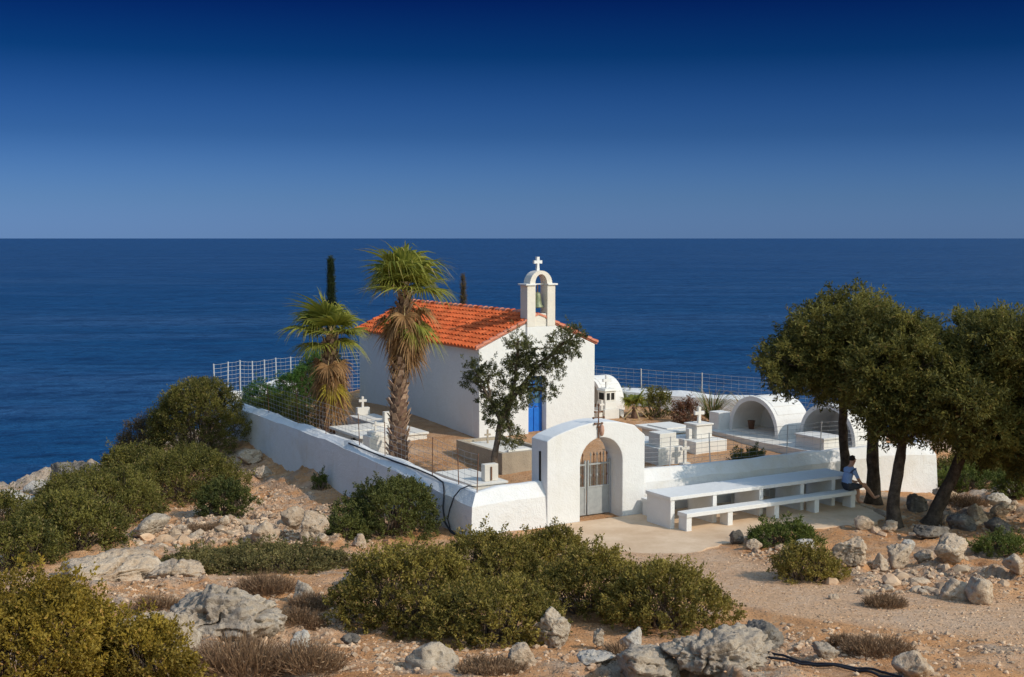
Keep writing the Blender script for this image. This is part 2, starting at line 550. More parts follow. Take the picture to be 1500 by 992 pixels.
MAT['tile'] = tile_mat()
MAT['tile_pink'] = simple("faded_terracotta", (.55, .20, .13), (.66, .29, .20), 4, .85, .15, .15, 60)
MAT['blue'] = simple("blue_door_paint", (.008, .12, .50), (.012, .16, .58), 5, .45, .4, .05, 50)
MAT['glass'] = simple("dusty_window_glass", (.05, .13, .22), (.09, .20, .30), 3, .15, .5, 0)
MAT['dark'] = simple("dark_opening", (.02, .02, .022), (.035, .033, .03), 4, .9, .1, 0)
MAT['gate'] = simple("grey_gate_paint", (.28, .29, .29), (.36, .365, .36), 8, .5, .4, .1, 60)
MAT['iron'] = simple("rusty_iron", (.10, .06, .045), (.22, .10, .05), 12, .8, .3, .2, 80)
MAT['whitewire'] = simple("white_fence_wire", (.42, .44, .48), (.52, .53, .56), 8, .5, .4, 0)
MAT['galv'] = simple("galvanised_pipe", (.46, .47, .48), (.60, .60, .60), 8, .45, .5, .05, 50, metal=.3)
MAT['wire'] = simple("fence_wire", (.30, .31, .33), (.42, .42, .43), 8, .5, .4, 0, metal=.3)
MAT['bronze'] = simple("green_bronze", (.13, .17, .11), (.24, .25, .15), 14, .55, .4, .1, 60, metal=.4)
MAT['rubber'] = simple("black_hose", (.012, .013, .018), (.03, .03, .036), 9, .55, .35, 0)
MAT['pinkstone'] = simple("pinkish_clay", (.42, .24, .17), (.55, .34, .26), 9, .8, .2, .2, 60)
MAT['bark'] = simple("dark_bark", (.045, .033, .025), (.15, .11, .08), 7, .95, .1, 1.0, 18, dist=.06)
MAT['bark_grey'] = simple("grey_brown_bark", (.085, .062, .048), (.17, .13, .10), 9, .95, .1, .8, 26, dist=.03)
MAT['twig'] = simple("dry_twig", (.10, .07, .05), (.20, .15, .11), 9, .95, .1, 0)
MAT['palm_trunk'] = simple("palm_trunk", (.085, .05, .035), (.20, .12, .085), 8, .95, .1, .6, 30, dist=.02)
MAT['boot'] = simple("cut_palm_boots", (.28, .17, .11), (.50, .36, .26), 10, .9, .1, .3, 40, tint=.6)
MAT['petiole'] = simple("palm_leaf_stalk", (.40, .27, .12), (.52, .40, .20), 6, .7, .3, 0)
MAT['frond'] = leaf("green_palm_frond", (.11, .145, .024), (.400, .375, .065), (.56, .42, .16), .40)
MAT['frond_dry'] = leaf("dry_palm_frond", (.17, .085, .035), (.44, .25, .105), (.55, .37, .18), .25)
MAT['frond_yel'] = leaf("yellowing_palm_frond", (.26, .20, .02), (.50, .36, .04), (.48, .26, .09), .3)
MAT['lent'] = leaf("lentisk_leaf", (.095, .084, .018), (.385, .295, .062), (.42, .27, .11), .34)
MAT['darkleaf'] = leaf("dark_shrub_leaf", (.042, .056, .015), (.165, .165, .040), (.18, .16, .05), .28)
MAT['yellow'] = leaf("yellow_green_leaf", (.14, .100, .017), (.43, .300, .042), (.46, .24, .07), .32)
MAT['olive'] = leaf("olive_green_leaf", (.056, .060, .014), (.235, .205, .042), (.33, .23, .10), .30)
MAT['brownleaf'] = leaf("brownish_shrub_leaf", (.065, .048, .026), (.17, .125, .06), (.22, .15, .09), .2)
MAT['bright'] = leaf("bright_green_leaf", (.058, .082, .016), (.190, .215, .042), (.26, .22, .08), .28)
MAT['fresh'] = leaf("fresh_green_leaf", (.040, .105, .018), (.135, .235, .045), (.22, .22, .08), .3)
MAT['matleaf'] = leaf("grey_green_mat_leaf", (.095, .085, .030), (.26, .215, .075), (.32, .21, .11), .28)
MAT['treeleaf'] = leaf("carob_leaf", (.060, .064, .017), (.250, .222, .050), (.32, .20, .065), .40)
MAT['needle'] = leaf("juniper_needle", (.045, .052, .018), (.165, .165, .055), (.20, .17, .07), .25)
MAT['cypress'] = leaf("cypress_leaf", (.012, .024, .009), (.038, .055, .018), (.07, .06, .03), .1)
MAT['straw'] = leaf("straw_blade", (.20, .14, .06), (.40, .29, .14), (.5, .4, .25), .3)
MAT['heath'] = leaf("dry_heather", (.18, .105, .060), (.34, .215, .120), (.42, .30, .19), .25)
MAT['redleaf'] = leaf("red_brown_leaf", (.12, .05, .03), (.24, .11, .06), (.1, .12, .03), .2)
MAT['petal'] = simple("white_petal", (.75, .72, .68), (.82, .8, .76), 9, .6, .2, 0)
MAT['rock_g'] = rock("grey_limestone", (.35, .285, .225), (.50, .40, .295), (.60, .50, .39), .85)
MAT['rock_t'] = rock("tan_limestone", (.44, .32, .22), (.56, .43, .31), (.64, .53, .41), .55)
MAT['rock_w'] = rock("pale_limestone", (.46, .41, .35), (.56, .50, .43), (.62, .57, .51), .5)
MAT['rock_d'] = rock("dark_weathered_rock", (.12, .105, .09), (.22, .19, .16), (.33, .29, .25), .8)
MAT['rock_white'] = plaster("whitewashed_rock", (.74, .72, .69), (.5, .43, .36), .5, .6)
MAT['rubble'] = simple("rubble_stone", (.42, .265, .165), (.57, .42, .285), 2.2, .95, .1, .5, 30, tint=.55)
MAT['gravel'] = simple("earthy_gravel", (.52, .28, .14), (.66, .42, .24), 1.5, .95, .1, 0, tint=.5)
MAT['skin'] = simple("skin", (.50, .27, .18), (.55, .31, .21), 6, .6, .3, 0)
MAT['shirt'] = simple("pale_blue_shirt", (.25, .36, .60), (.30, .42, .66), 9, .85, .1, .1, 60)
MAT['shorts'] = simple("dark_shorts", (.05, .05, .06), (.08, .08, .09), 9, .85, .1, .1, 60)
MAT['hair'] = simple("dark_hair", (.015, .01, .008), (.035, .022, .015), 20, .7, .2, .3, 90)
MAT['eye'] = simple("eye", (.02, .015, .012), (.03, .02, .015), 9, .3, .5, 0)


def ground_mat():
    t = NT("dry_earth_and_limestone")
    n0 = t.noise(.35, 4, .6); n1 = t.noise(1.7, 6, .65); n2 = t.noise(9, 6, .7); n3 = t.noise(42, 4, .7)
    soil = t.ramp(n1, [(.30, (.44, .195, .080)), (.50, (.60, .295, .130)), (.68, (.70, .42, .230))])
    soil = t.mix(t.rng(n0, .40, .62, 0, .65), soil, (.66, .35, .165))
    gravel = t.voro(17, out="Color")
    gs = t.node("ShaderNodeSeparateColor"); t.l.new(gravel, gs.inputs[0])
    vd = t.voro(17)
    gm = t.math('MULTIPLY', t.rng(vd, .30, .42, 1, 0), t.math('GREATER_THAN', gs.outputs[0], .60))
    gcol = t.mix(gs.outputs[1], (.42, .27, .165), (.60, .46, .32))
    path = t.attr("path"); rockm = t.attr("rock"); yard = t.attr("yard")
    lite = t.mix(t.rng(n2, .35, .65), (.66, .415, .245), (.77, .54, .37))
    base = t.mix(t.math('MULTIPLY', path, t.rng(n1, .34, .66, .95, .45)), soil, lite)
    base = t.mix(t.math('MULTIPLY', t.math('MULTIPLY', gm, t.rng(n1, .38, .58)), t.rng(path, 0, 1, .9, .45)), base, gcol)
    base = t.mix(t.math('MULTIPLY', yard, t.rng(n2, .3, .7, .2, .6)), base, (.40, .25, .15))
    rk = t.ramp(t.noise(3.3, 6, .7), [(.32, (.13, .115, .10)), (.46, (.40, .31, .235)), (.68, (.56, .46, .36))])
    out = t.math('MULTIPLY', t.rng(t.noise(.55, 5, .65), .56, .62), t.rng(path, 0, .4, 1, 0))
    out = t.math('MULTIPLY', out, t.rng(yard, 0, .4, 1, 0))
    base = t.mix(t.math('MAXIMUM', rockm, t.math('MULTIPLY', out, .75)), base, rk)
    base = t.mix(t.rng(t.noise(.8, 6, .7), .50, .66, 0, .55), base, (.66, .47, .33))
    base = t.mix(t.rng(t.noise(4.5, 5, .75), .56, .70, 0, .6), base, (.33, .16, .075))
    base = t.mix(t.rng(n3, .55, .75, 0, .35), base, (.20, .12, .07))
    h = t.math('ADD', t.math('MULTIPLY', n2, 1.6), t.math('ADD', t.math('MULTIPLY', n3, .6), t.math('MULTIPLY', gm, 1.0)))
    t.bump(h, 1.0, .045)
    return t.fin(base, .95, .1)


def sea_mat():
    t = NT("deep_blue_sea")
    p = t.pos()
    def sv(sx, sy, detail=5, rough=.6, dist=0.0):
        mp = t.node("ShaderNodeMapping"); mp.inputs["Scale"].default_value = (sx, sy, 1); mp.inputs["Rotation"].default_value = (0, 0, .06); t.l.new(p, mp.inputs[0])
        return t.noise(1.0, detail, rough, mp.outputs[0], dist)
    wide = sv(.0016, .011, 6, .62, .6); mid = sv(.010, .035, 5, .65, .4); swell = sv(.035, .10, 5, .6); chop = sv(.16, .30, 5, .65); rip = sv(.8, 1.3, 4, .6)
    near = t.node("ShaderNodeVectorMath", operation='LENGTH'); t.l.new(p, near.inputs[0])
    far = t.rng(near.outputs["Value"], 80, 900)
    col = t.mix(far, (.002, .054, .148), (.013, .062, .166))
    col = t.mix(t.rng(wide, .42, .66, 0, .55), col, (.034, .094, .210))
    col = t.mix(t.rng(mid, .50, .68, 0, .45), col, (.040, .100, .220))
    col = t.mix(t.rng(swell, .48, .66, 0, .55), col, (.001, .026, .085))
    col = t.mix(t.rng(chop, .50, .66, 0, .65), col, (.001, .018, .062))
    h = t.math('ADD', t.math('MULTIPLY', swell, 3.0), t.math('ADD', t.math('MULTIPLY', chop, 1.2), t.math('MULTIPLY', rip, .3)))
    t.bump(h, 1.0, 1.5)
    return t.fin(col, t.rng(wide, .35, .65, .34, .46), .13)


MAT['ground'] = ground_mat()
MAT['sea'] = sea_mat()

# ------------------------------------------------------------------ the ground and the sea
def axis(parts):
    a = []
    for lo, hi, st in parts:
        a += list(np.arange(lo, hi, st))
    return np.array(a + [parts[-1][1]])


gx = axis(((-150, -45, 5), (-45, -22, 1.0), (-22, -8, .12), (-8, 10, .085), (10, 18, .12), (18, 45, 1.0), (45, 150, 5)))
gy = axis(((-140, -10, 5), (-10, 10, 1.0), (10, 13, .3), (13, 30, .085), (30, 46, .14), (46, 52, .2), (52, 64, .35), (64, 90, 1.5)))
GX, GY = np.meshgrid(gx, gy)
GZ, GR, GPa, GYa, GTe = ground(GX.ravel(), GY.ravel())
nx, ny = len(gx), len(gy)
idx = np.arange(nx * ny).reshape(ny, nx)
GF = np.stack([idx[:-1, :-1], idx[:-1, 1:], idx[1:, 1:], idx[1:, :-1]], -1).reshape(-1, 4)
me = mesh_np("ground", np.stack([GX.ravel(), GY.ravel(), GZ], -1), GF, [MAT['ground']], True)
for nm, a in (("path", GPa), ("rock", smooth01((GR - .15) / .6)), ("yard", GYa)):
    at = me.attributes.new(nm, 'FLOAT', 'POINT'); at.data.foreach_set("value", a.astype(np.float32))
link("ground", me, kind="structure")

sv = axis(((-60000, -2000, 14500), (-2000, -300, 425), (-300, 300, 60), (300, 2000, 425), (2000, 60000, 14500)))
sy = axis(((-2000, -300, 425), (-300, 300, 60), (300, 3000, 450), (3000, 90000, 14500)))
SX, SY = np.meshgrid(sv, sy)
idx = np.arange(SX.size).reshape(SX.shape)
SF = np.stack([idx[:-1, :-1], idx[:-1, 1:], idx[1:, 1:], idx[1:, :-1]], -1).reshape(-1, 4)
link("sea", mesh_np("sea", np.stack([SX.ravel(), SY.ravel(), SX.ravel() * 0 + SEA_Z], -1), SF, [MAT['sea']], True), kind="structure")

# concrete terrace in front of the gate
rng = random.Random(3)
out = [(15.45, 24.93), (15.2, 24.2), (14.9, 23.2), (14.95, 22.3), (15.5, 21.6), (16.6, 21.15), (17.8, 21.5), (19.0, 21.75), (20.6, 21.6), (22.2, 21.35), (22.9, 21.6), (23.3, 22.4), (23.55, 23.4), (23.6, 24.93)]
pts = []
for i, p in enumerate(out):
    q = out[(i + 1) % len(out)]
    for k in range(6):
        t = k / 6; j = .05 if i < len(out) - 1 else 0
        pts.append((p[0] + (q[0] - p[0]) * t + rng.uniform(-j, j), p[1] + (q[1] - p[1]) * t + (rng.uniform(-j, j) if i < len(out) - 1 else 0)))
MT = Matrix.Rotation(YAW, 4, 'Z')
t_ = NT("worn_concrete_terrace")
n1 = t_.noise(.9, 6, .65); n2 = t_.noise(11, 5, .7)
c_ = t_.mix(t_.rng(n1, .35, .65), (.56, .385, .245), (.70, .52, .36))
c_ = t_.mix(t_.rng(n2, .55, .75, 0, .5), c_, (.46, .29, .17))
t_.bump(t_.math('ADD', n2, t_.noise(60, 3)), .3, .012)
MAT['terrace'] = t_.fin(c_, .9, .15)
MB().prism(pts, 'z', -.25, .05, MT).build("terrace", MAT['terrace'], kind="structure")

# ------------------------------------------------------------------ the chapel
CH = thing("chapel", "small white chapel with orange tiled roof and blue door behind the arched gateway", "chapel", W(19.0, 35.0, .3), YAW)
cw, cl, ez, rz_ = 4.4, 9.6, 2.98, 3.94
dl, dr, dh = 1.83, 2.50, 2.02
m = MB()
m.prism([(0, -.6), (dl, -.6), (dl, dh), (dr, dh), (dr, -.6), (cw, -.6), (cw, ez), (cw / 2, rz_), (0, ez)], 'y', 0, .45)
m.prism([(0, -.6), (cw, -.6), (cw, ez), (cw / 2, rz_), (0, ez)], 'y', cl - .45, cl)
m.box(0, .45, .45, cl - .45, -.6, ez); m.box(cw - .45, cw, .45, cl - .45, -.6, ez)
m.box(dl - .002, dr + .002, .02, .5, -.6, .02)
m.build("wall", MAT['white'], CH, bevel=.025)
# door: two leaves, upper panes
m = MB(); m.box(dl, dr, .27, .33, .02, dh); DO = m.build("door", MAT['blue'], CH)
for x0, x1 in ((dl + .03, (dl + dr) / 2 - .012), ((dl + dr) / 2 + .012, dr - .03)):
    f = MB(); f.box(x0, x1, .245, .268, .08, .95, taper=0); f.build("panel", MAT['blue'], DO, bevel=.012)
    f = MB(); f.box(x0 + .04, x1 - .04, .262, .268, 1.1, 1.9); f.build("pane", MAT['glass'], DO)
m = MB(); m.tube([(dl + .4, .27, 1.0), (dl + .4, .21, 1.0), (dl + .46, .21, 1.0)], .012); m.build("handle", MAT['iron'], DO)
m = MB(); m.box(dl - .15, dr + .15, -.28, -.003, -.3, .06); m.build("doorstep", MAT['marble'], CH, bevel=.01)
# small round vents under the belfry
m = MB(); m.lathe([(.0, 0), (.09, 0), (.10, .03), (.0, .035)], 14)
for v_ in m.v[:]: pass
vt = m.build("vent", MAT['cream'], CH); vt.rotation_euler = (R(90), 0, 0); vt.location = (2.22, -.004, 3.14)
# roof
sl = math.hypot(cw / 2 + .1, (rz_ - ez) * (cw / 2 + .1) / (cw / 2)); an = math.atan2(rz_ - ez, cw / 2)
for side in (0, 1):
    rng = random.Random(11 + side)
    def RP(s, y, h, side=side):      # s down the slope from the ridge, h above it
        x = s * math.cos(an) - h * math.sin(an) * -1
        z = rz_ + .03 - s * math.sin(an) + h * math.cos(an)
        return Vector((cw / 2 + (x if side else -x), y, z))
    m = MB()
    y0, y1 = .02, cl + .08
    V = [RP(0, y0, 0), RP(sl, y0, 0), RP(sl, y1, 0), RP(0, y1, 0), RP(0, y0, .06), RP(sl, y0, .06), RP(sl, y1, .06), RP(0, y1, .06)]
    m.add(V, [(3, 2, 1, 0), (4, 5, 6, 7), (0, 1, 5, 4), (1, 2, 6, 5), (2, 3, 7, 6), (3, 0, 4, 7)])
    m.build("roof_deck", MAT['tile_pink'], CH)
    m = MB(); rows, cols = 9, 41
    for r in range(rows):
        for c in range(cols):
            yc = y0 + .10 + c * (y1 - y0 - .2) / (cols - 1) + rng.uniform(-.012, .012)
            s0 = sl * r / rows - .03; s1 = sl * (r + 1) / rows + .035
            hh = rng.uniform(-.006, .008); ra, rb = .078, .098
            A = []; B = []; A2 = []
            for k in range(5):
                t = math.pi * k / 4
                A.append(RP(s0, yc - ra * math.cos(t), .055 + hh + ra * .85 * math.sin(t)))
                B.append(RP(s1, yc - rb * math.cos(t), .075 + hh + rb * .95 * math.sin(t)))
            F = [(k, k + 1, k + 6, k + 5) for k in range(4)] + [(9, 8, 7, 6, 5)]
            m.add(A + B, F, False, rng.random())
    o = m.build("roof_tiles", MAT['tile'], CH, kind="stuff")
rng = random.Random(5)
for k in range(24):
    ya = .45 + k * (cl - .37) / 24; yb = ya + (cl - .37) / 24 + .05
    m = MB(); A = []; B = []
    for j in range(6):
        t = math.pi * j / 5
        A.append((cw / 2 - .125 * math.cos(t), ya, rz_ + .10 + .11 * math.sin(t))); B.append((cw / 2 - .105 * math.cos(t), yb, rz_ + .08 + .10 * math.sin(t)))
    m.add(A + B, [(j, j + 1, j + 7, j + 6) for j in range(5)] + [(0, 1, 2, 3, 4, 5)], False, rng.random())
    m.build("ridge_tile", MAT['tile_pink'] if k % 3 else MAT['tile'], CH)
for side in (0, 1):                       # verge tiles along the gable
    m = MB()
    for k in range(9):
        s0 = sl * k / 9; s1 = sl * (k + 1) / 9 + .02
        f = 1 if side else -1
        def q(s, y, h): return Vector((cw / 2 + f * s * math.cos(an), y, rz_ + .05 - s * math.sin(an) + h))
        m.add([q(s0, -.04, .03), q(s1, -.04, .05), q(s1, .14, .05), q(s0, .14, .03), q(s0, -.04, .09), q(s1, -.04, .12), q(s1, .14, .12), q(s0, .14, .09)],
              [(3, 2, 1, 0), (4, 5, 6, 7), (0, 1, 5, 4), (1, 2, 6, 5), (2, 3, 7, 6), (3, 0, 4, 7)], tint=rng.random())
    m.build("verge", MAT['tile_pink'], CH)
# belfry on the gable
bx0, bx1, bo0, bo1, by0, by1 = 1.74, 2.80, 2.05, 2.50, -.065, .38
sill, spr = 3.64, 4.98
bc = (bo0 + bo1) / 2; br = (bo1 - bo0) / 2
BE = MB().box(bx0, bx1, by0, by1, 2.95, sill).build("belfry", MAT['white'], CH, bevel=.01)
MB().box(bo0 + .002, bo1 - .002, by0 + .05, by1 - .01, sill + .002, 4.06).build("ledge", MAT['cream'], BE, bevel=.02)
for a, b in ((bx0, bo0), (bo1, bx1)):
    MB().box(a, b, by0, by1, sill + .002, spr).build("pier", MAT['cream'], BE, bevel=.012)
m = MB()
N = 14; ro, zc = .42, spr + .055
outer = [(bc - ro * math.cos(math.pi * k / N), zc + ro * math.sin(math.pi * k / N)) for k in range(N + 1)]
inner = [(bc + br * math.cos(math.pi * k / N), zc + (br + .08) * math.sin(math.pi * k / N)) for k in range(N + 1)]
m.prism(outer + inner, 'y', by0 + .02, by1 - .02); m.build("arch", MAT['cream'], BE)
for a, b in ((bx0 - .07, bo0 + .0), (bo1 - .0, bx1 + .07)):
    MB().box(a, b, by0 - .05, by1 + .05, spr + .002, spr + .055).build("cornice", MAT['white'], BE, bevel=.008)
MB().tube([(bo0 - .02, (by0 + by1) / 2, spr + .03), (bo1 + .02, (by0 + by1) / 2, spr + .03)], .022, 8).build("tie_bar", MAT['white'], BE)
m = MB(); zt = zc + ro - .02
for p in ([(bc - .05, zt), (bc + .05, zt), (bc + .035, zt + .25), (bc + .15, zt + .24), (bc + .15, zt + .345), (bc + .05, zt + .34), (bc + .05, zt + .46), (bc - .05, zt + .46),
           (bc - .05, zt + .34), (bc - .15, zt + .345), (bc - .15, zt + .24), (bc - .035, zt + .25)],):
    m.prism(p, 'y', .14, .24)
m.build("cross", MAT['white'], CH)
BL = thing("bell", "green bronze bell hanging in the chapel belfry", "bell", W(19 + bc, 35 + .19, .3 + 4.25), YAW)
m = MB(); m.lathe([(.0, .50), (.05, .50), (.09, .47), (.115, .38), (.125, .25), (.145, .12), (.19, .03), (.20, 0), (.18, .0), (.12, .12), (.10, .30), (0, .40)], 20)
m.build("bell_body", MAT['bronze'], BL)
MB().tube([(0, 0, .49), (0, 0, .74)], .02, 6).build("hanger", MAT['iron'], BL)
m = MB(); m.tube([(0, 0, .38), (.01, 0, .02)], .012, 6); m.lathe([(0, -.03), (.03, -.02), (.04, .02), (0, .06)], 8); m.build("clapper", MAT['iron'], BL)

# ------------------------------------------------------------------ arched gateway
GW = thing("gateway", "white arched gateway with a curved top in the churchyard wall", "gateway", W(15.36, 24.95, 0), YAW)
gw, gd = 2.81, .72
ox0, ox1, oh = .92, 2.15, 2.03
orad = (ox1 - ox0) / 2; ospr = oh - orad
pol = [(0, -.4), (ox0, -.4), (ox0, ospr)]
pol += [((ox0 + ox1) / 2 - orad * math.cos(math.pi * k / 16), ospr + orad * math.sin(math.pi * k / 16)) for k in range(1, 16)]
pol += [(ox1, ospr), (ox1, -.4), (gw, -.4), (gw, 2.0), (gw - .16, 2.12)]
pol += [(gw - .16 - (gw - .16) * k / 18, 2.12 + .30 * math.sin(math.pi * min(1, (.10 + .9 * k / 18))) ** 1.0 * (1 - .0 * k) - .03 * (k / 18)) for k in range(1, 18)]
pol += [(0, 2.05)]
m = MB(); m.prism(pol, 'y', 0, gd); m.build("wall", MAT['white'], GW, bevel=.022)
m = MB(); m.box(-.03, -.001, .28, .33, .95, 1.78); m.build("slit", MAT['dark'], GW)
yg = .50
for li, (a, b) in enumerate(((ox0 + .03, ox0 + .49), (ox0 + .53, ox1 - .03))):
    lf = MB()
    for xx in (a, b - .045): lf.box(xx, xx + .045, yg - .02, yg + .02, .06, 1.40)
    lf.box(a + .046, b - .046, yg - .018, yg + .018, .06, .10); lf.box(a + .046, b - .046, yg - .018, yg + .018, .72, .76); lf.box(a + .046, b - .046, yg - .018, yg + .018, 1.28, 1.32)
    LF = lf.build("gate_leaf", MAT['gate'], GW)
    MB().box(a + .047, b - .047, yg - .006, yg + .006, .101, .719).build("panel", MAT['gate'], LF)
    nb = 4 if li == 0 else 6
    for k in range(nb):
        x = a + .05 + (k + .5) * (b - a - .1) / nb
        m = MB(); m.tube([(x, yg, .761), (x, yg, 1.50)], .011, 5); m.tube([(x, yg, 1.50), (x, yg, 1.53), (x, yg, 1.60)], [.011, .026, .002], 6)
        m.tube([(x, yg, .98), (x, yg, 1.02), (x, yg, 1.06)], [.012, .026, .012], 6)
        m.build("bar", MAT['iron'] if k % 2 else MAT['gate'], LF)
GC = thing("ornate_cross", "rusty ornate iron cross rising from the front of the gateway arch", "cross", W(15.36 + 1.42, 24.95 - .03, 2.02), YAW)
m = MB(); m.tube([(0, 0, 0), (0, 0, .80)], .016, 6)
for z_, w_ in ((.36, .10), (.50, .15), (.64, .10)):
    m.tube([(-w_, 0, z_), (w_, 0, z_)], .014, 6)
    for e_ in (-w_, w_): m.lathe([(0, -.03), (.028, -.015), (.028, .015), (0, .03)], 8, (e_, 0, z_))
m.lathe([(0, .76), (.03, .78), (.03, .82), (0, .85)], 8); m.lathe([(0, .24), (.035, .26), (.035, .30), (0, .32)], 8)
m.build("cross_bars", MAT['iron'], GC)
m = MB(); m.lathe([(0, .04), (.04, .08), (.06, .18), (.05, .28), (.02, .33), (0, .34)], 12, (.085, -.02, 0)); m.build("lantern", MAT['pinkstone'], GC)

# ------------------------------------------------------------------ boundary walls
def wall_run(name, label, pts, zb, shoulder, crest, mat, step=.5, wob=.03, seed=1, cat="wall", thick=.45):
    """pts in (u, v), outer face on the left hand when walking; crest and shoulder heights per point"""
    rng = random.Random(seed); P = []
    for i in range(len(pts) - 1):
        a, b = Vector(pts[i][:2]), Vector(pts[i + 1][:2]); L = (b - a).length; n = max(1, int(L / step))
        for k in range(n + (1 if i == len(pts) - 2 else 0)):
            t = k / n; P.append((a.lerp(b, t), tuple(pts[i][j] + (pts[i + 1][j] - pts[i][j]) * t for j in (2, 3))))
    V = []; n = len(P)
    for i, (p, (sh, crs)) in enumerate(P):
        d0 = (P[i][0] - P[i - 1][0]).normalized() if i else None
        d1 = (P[i + 1][0] - P[i][0]).normalized() if i < n - 1 else None
        d0 = d0 or d1; d1 = d1 or d0
        nn = Vector((d0.y, -d0.x)) + Vector((d1.y, -d1.x)); nn = nn.normalized() / max(.5, math.cos(d0.angle(d1) / 2) if d0.angle(d1) > 1e-4 else 1)
        w1, w2, w3 = (rng.uniform(-wob, wob) for _ in range(3))
        c = crs + w1 + (.025 * math.sin(i * .9 + seed) if wob > .02 else 0)
        for off, z in ((-.10, zb), (.0 + w3 * .3, sh - .25), (.02 + w2 * .3, sh + w2), (.22, c - .01), (.27, c + .012), (thick - .04, c), (thick, c - .05), (thick, zb)):
            q = p + nn * off; V.append(W(q.x, q.y, z))
    F = []
    for i in range(n - 1):
        for k in range(7):
            a = i * 8 + k; F.append((a, a + 8, a + 9, a + 1))
    F += [tuple(range(7, -1, -1)), tuple(range((n - 1) * 8, n * 8))]
    t = tag(MB().add(V, F).build(name, mat), label, cat)
    return t


wall_run("boundary_wall", "long white churchyard wall running from the gateway round the corner towards the sea", [(15.4, 24.99, .76, 1.10), (14.9, 24.98, .76, 1.09), (14.2, 24.97, .72, 1.05), (13.35, 24.95, .70, .98), (13.35, 26.0, .74, .97), (13.35, 28.2, .84, 1.02), (13.35, 31, .92, 1.07),
         (13.35, 34, 1.0, 1.12), (13.35, 37, .98, 1.07), (13.35, 40, 1.0, 1.10), (13.35, 43.3, .95, 1.06)], -1.4, 0, 0, MAT['wall'], .45, .022, 4)
wall_run("boundary_wall", "white churchyard wall behind the long table, ending under the trees", [(28.9, 25.9, .55, .95), (28.5, 24.97, .62, .92), (27, 24.98, .72, .98), (25, 25.0, .75, 1.02), (21, 25.0, .78, 1.03), (18.12, 25.0, .80, 1.06)], -1.5, 0, 0, MAT['wall'], .5, .02, 9)
wall_run("boundary_wall", "low grey-white wall closing the back of the yard below the wire fence", [(31.0, 35.3, .8, .92), (29.6, 37.2, .86, .98), (27.8, 39.8, .9, 1.02), (25.4, 42.8, .85, .98)], -.6, 0, 0, MAT['wall'], .4, .04, 14)
wall_run("boundary_wall", "rough white back wall glimpsed between the two palms", [(18.9, 46.6, 1.0, 1.15), (16.5, 46.2, 1.1, 1.3), (14.0, 45.4, .9, 1.0)], -.8, 0, 0, MAT['wall'], .35, .07, 21)


# ------------------------------------------------------------------ wire fences
def fence(label, line, h, bases, spacing_posts, rows, cols_step, mat_post, rad, wire='wire', wr=.0045):
    """line: list of (u, v) posts with base heights"""
    t = thing("wire_fence", label, "fence", W(line[0][0], line[0][1], bases[0]), 0)
    o = W(line[0][0], line[0][1], bases[0])
    tops = []; bots = []
    rng = random.Random(len(line) * 7 + rows)
    for (u, v), b in zip(line, bases):
        p = W(u, v, b) - o; q = p + Vector((rng.uniform(-.04, .04), rng.uniform(-.04, .04), h * rng.uniform(.97, 1.03)))
        MB().tube([p, q], rad, 6).build("post", mat_post, t)
        tops.append(q); bots.append(p)
    m = MB()
    for i in range(len(line) - 1):
        for r in range(rows):
            f = .12 + .86 * r / (rows - 1)
            a = bots[i].lerp(tops[i], f); b = bots[i + 1].lerp(tops[i + 1], f)
            m.tube([a, a.lerp(b, .5) + Vector((0, 0, -.015)), b], wr, 3, False)
        L = (bots[i + 1] - bots[i]).length; n = max(2, int(L / cols_step))
        for k in range(1, n):
            a = bots[i].lerp(bots[i + 1], k / n); b = tops[i].lerp(tops[i + 1], k / n)
            m.tube([a.lerp(b, .12), a.lerp(b, .98)], wr * .62, 3, False)
    m.build("wire_mesh", MAT[wire], t)
    return t


fence("tall white-posted wire fence at the seaward left corner of the churchyard", [(14.05, 46.9), (14.6, 47.1), (15.2, 47.4), (15.8, 47.7), (16.4, 48.0), (17.0, 48.3), (17.7, 48.6), (20, 49.2), (22.5, 49.4), (25, 47.6)], 1.95, [.1] * 10, 0, 12, .22, MAT['whitewire'], .03, 'whitewire', .009)
fence("wire fence on grey posts along the back right edge of the churchyard", [(25.0, 47.6), (27.3, 44.8), (28.6, 43.2), (29.9, 41.3), (31.3, 39.2), (32.6, 36.3), (33.4, 33.2), (33.8, 30.0)], 1.75, [-.1, -.1, -.1, -.15, -.2, -.3, -.3, -.4], 0, 11, .3, MAT['galv'], .024, 'galv', .0065)
fence("thin wire fence on rusty rods along the top of the long side wall", [(13.62, v) for v in (25.2, 26.1, 27.5, 30.3, 32.0, 34.5, 36.8, 39.5, 42.5)], .95, [.93, .95, .98, 1.02, 1.05, 1.06, 1.05, 1.06, 1.05], 0, 7, .25, MAT['iron'], .012)
fence("thin wire fence on grey rods above the wall behind the table", [(u, 25.3) for u in (18.4, 19.2, 20.5, 23.1, 24.3, 26.5)], .82, [1.03, 1.02, 1.01, 1.0, 1.0, .97], 0, 7, .25, MAT['galv'], .014)

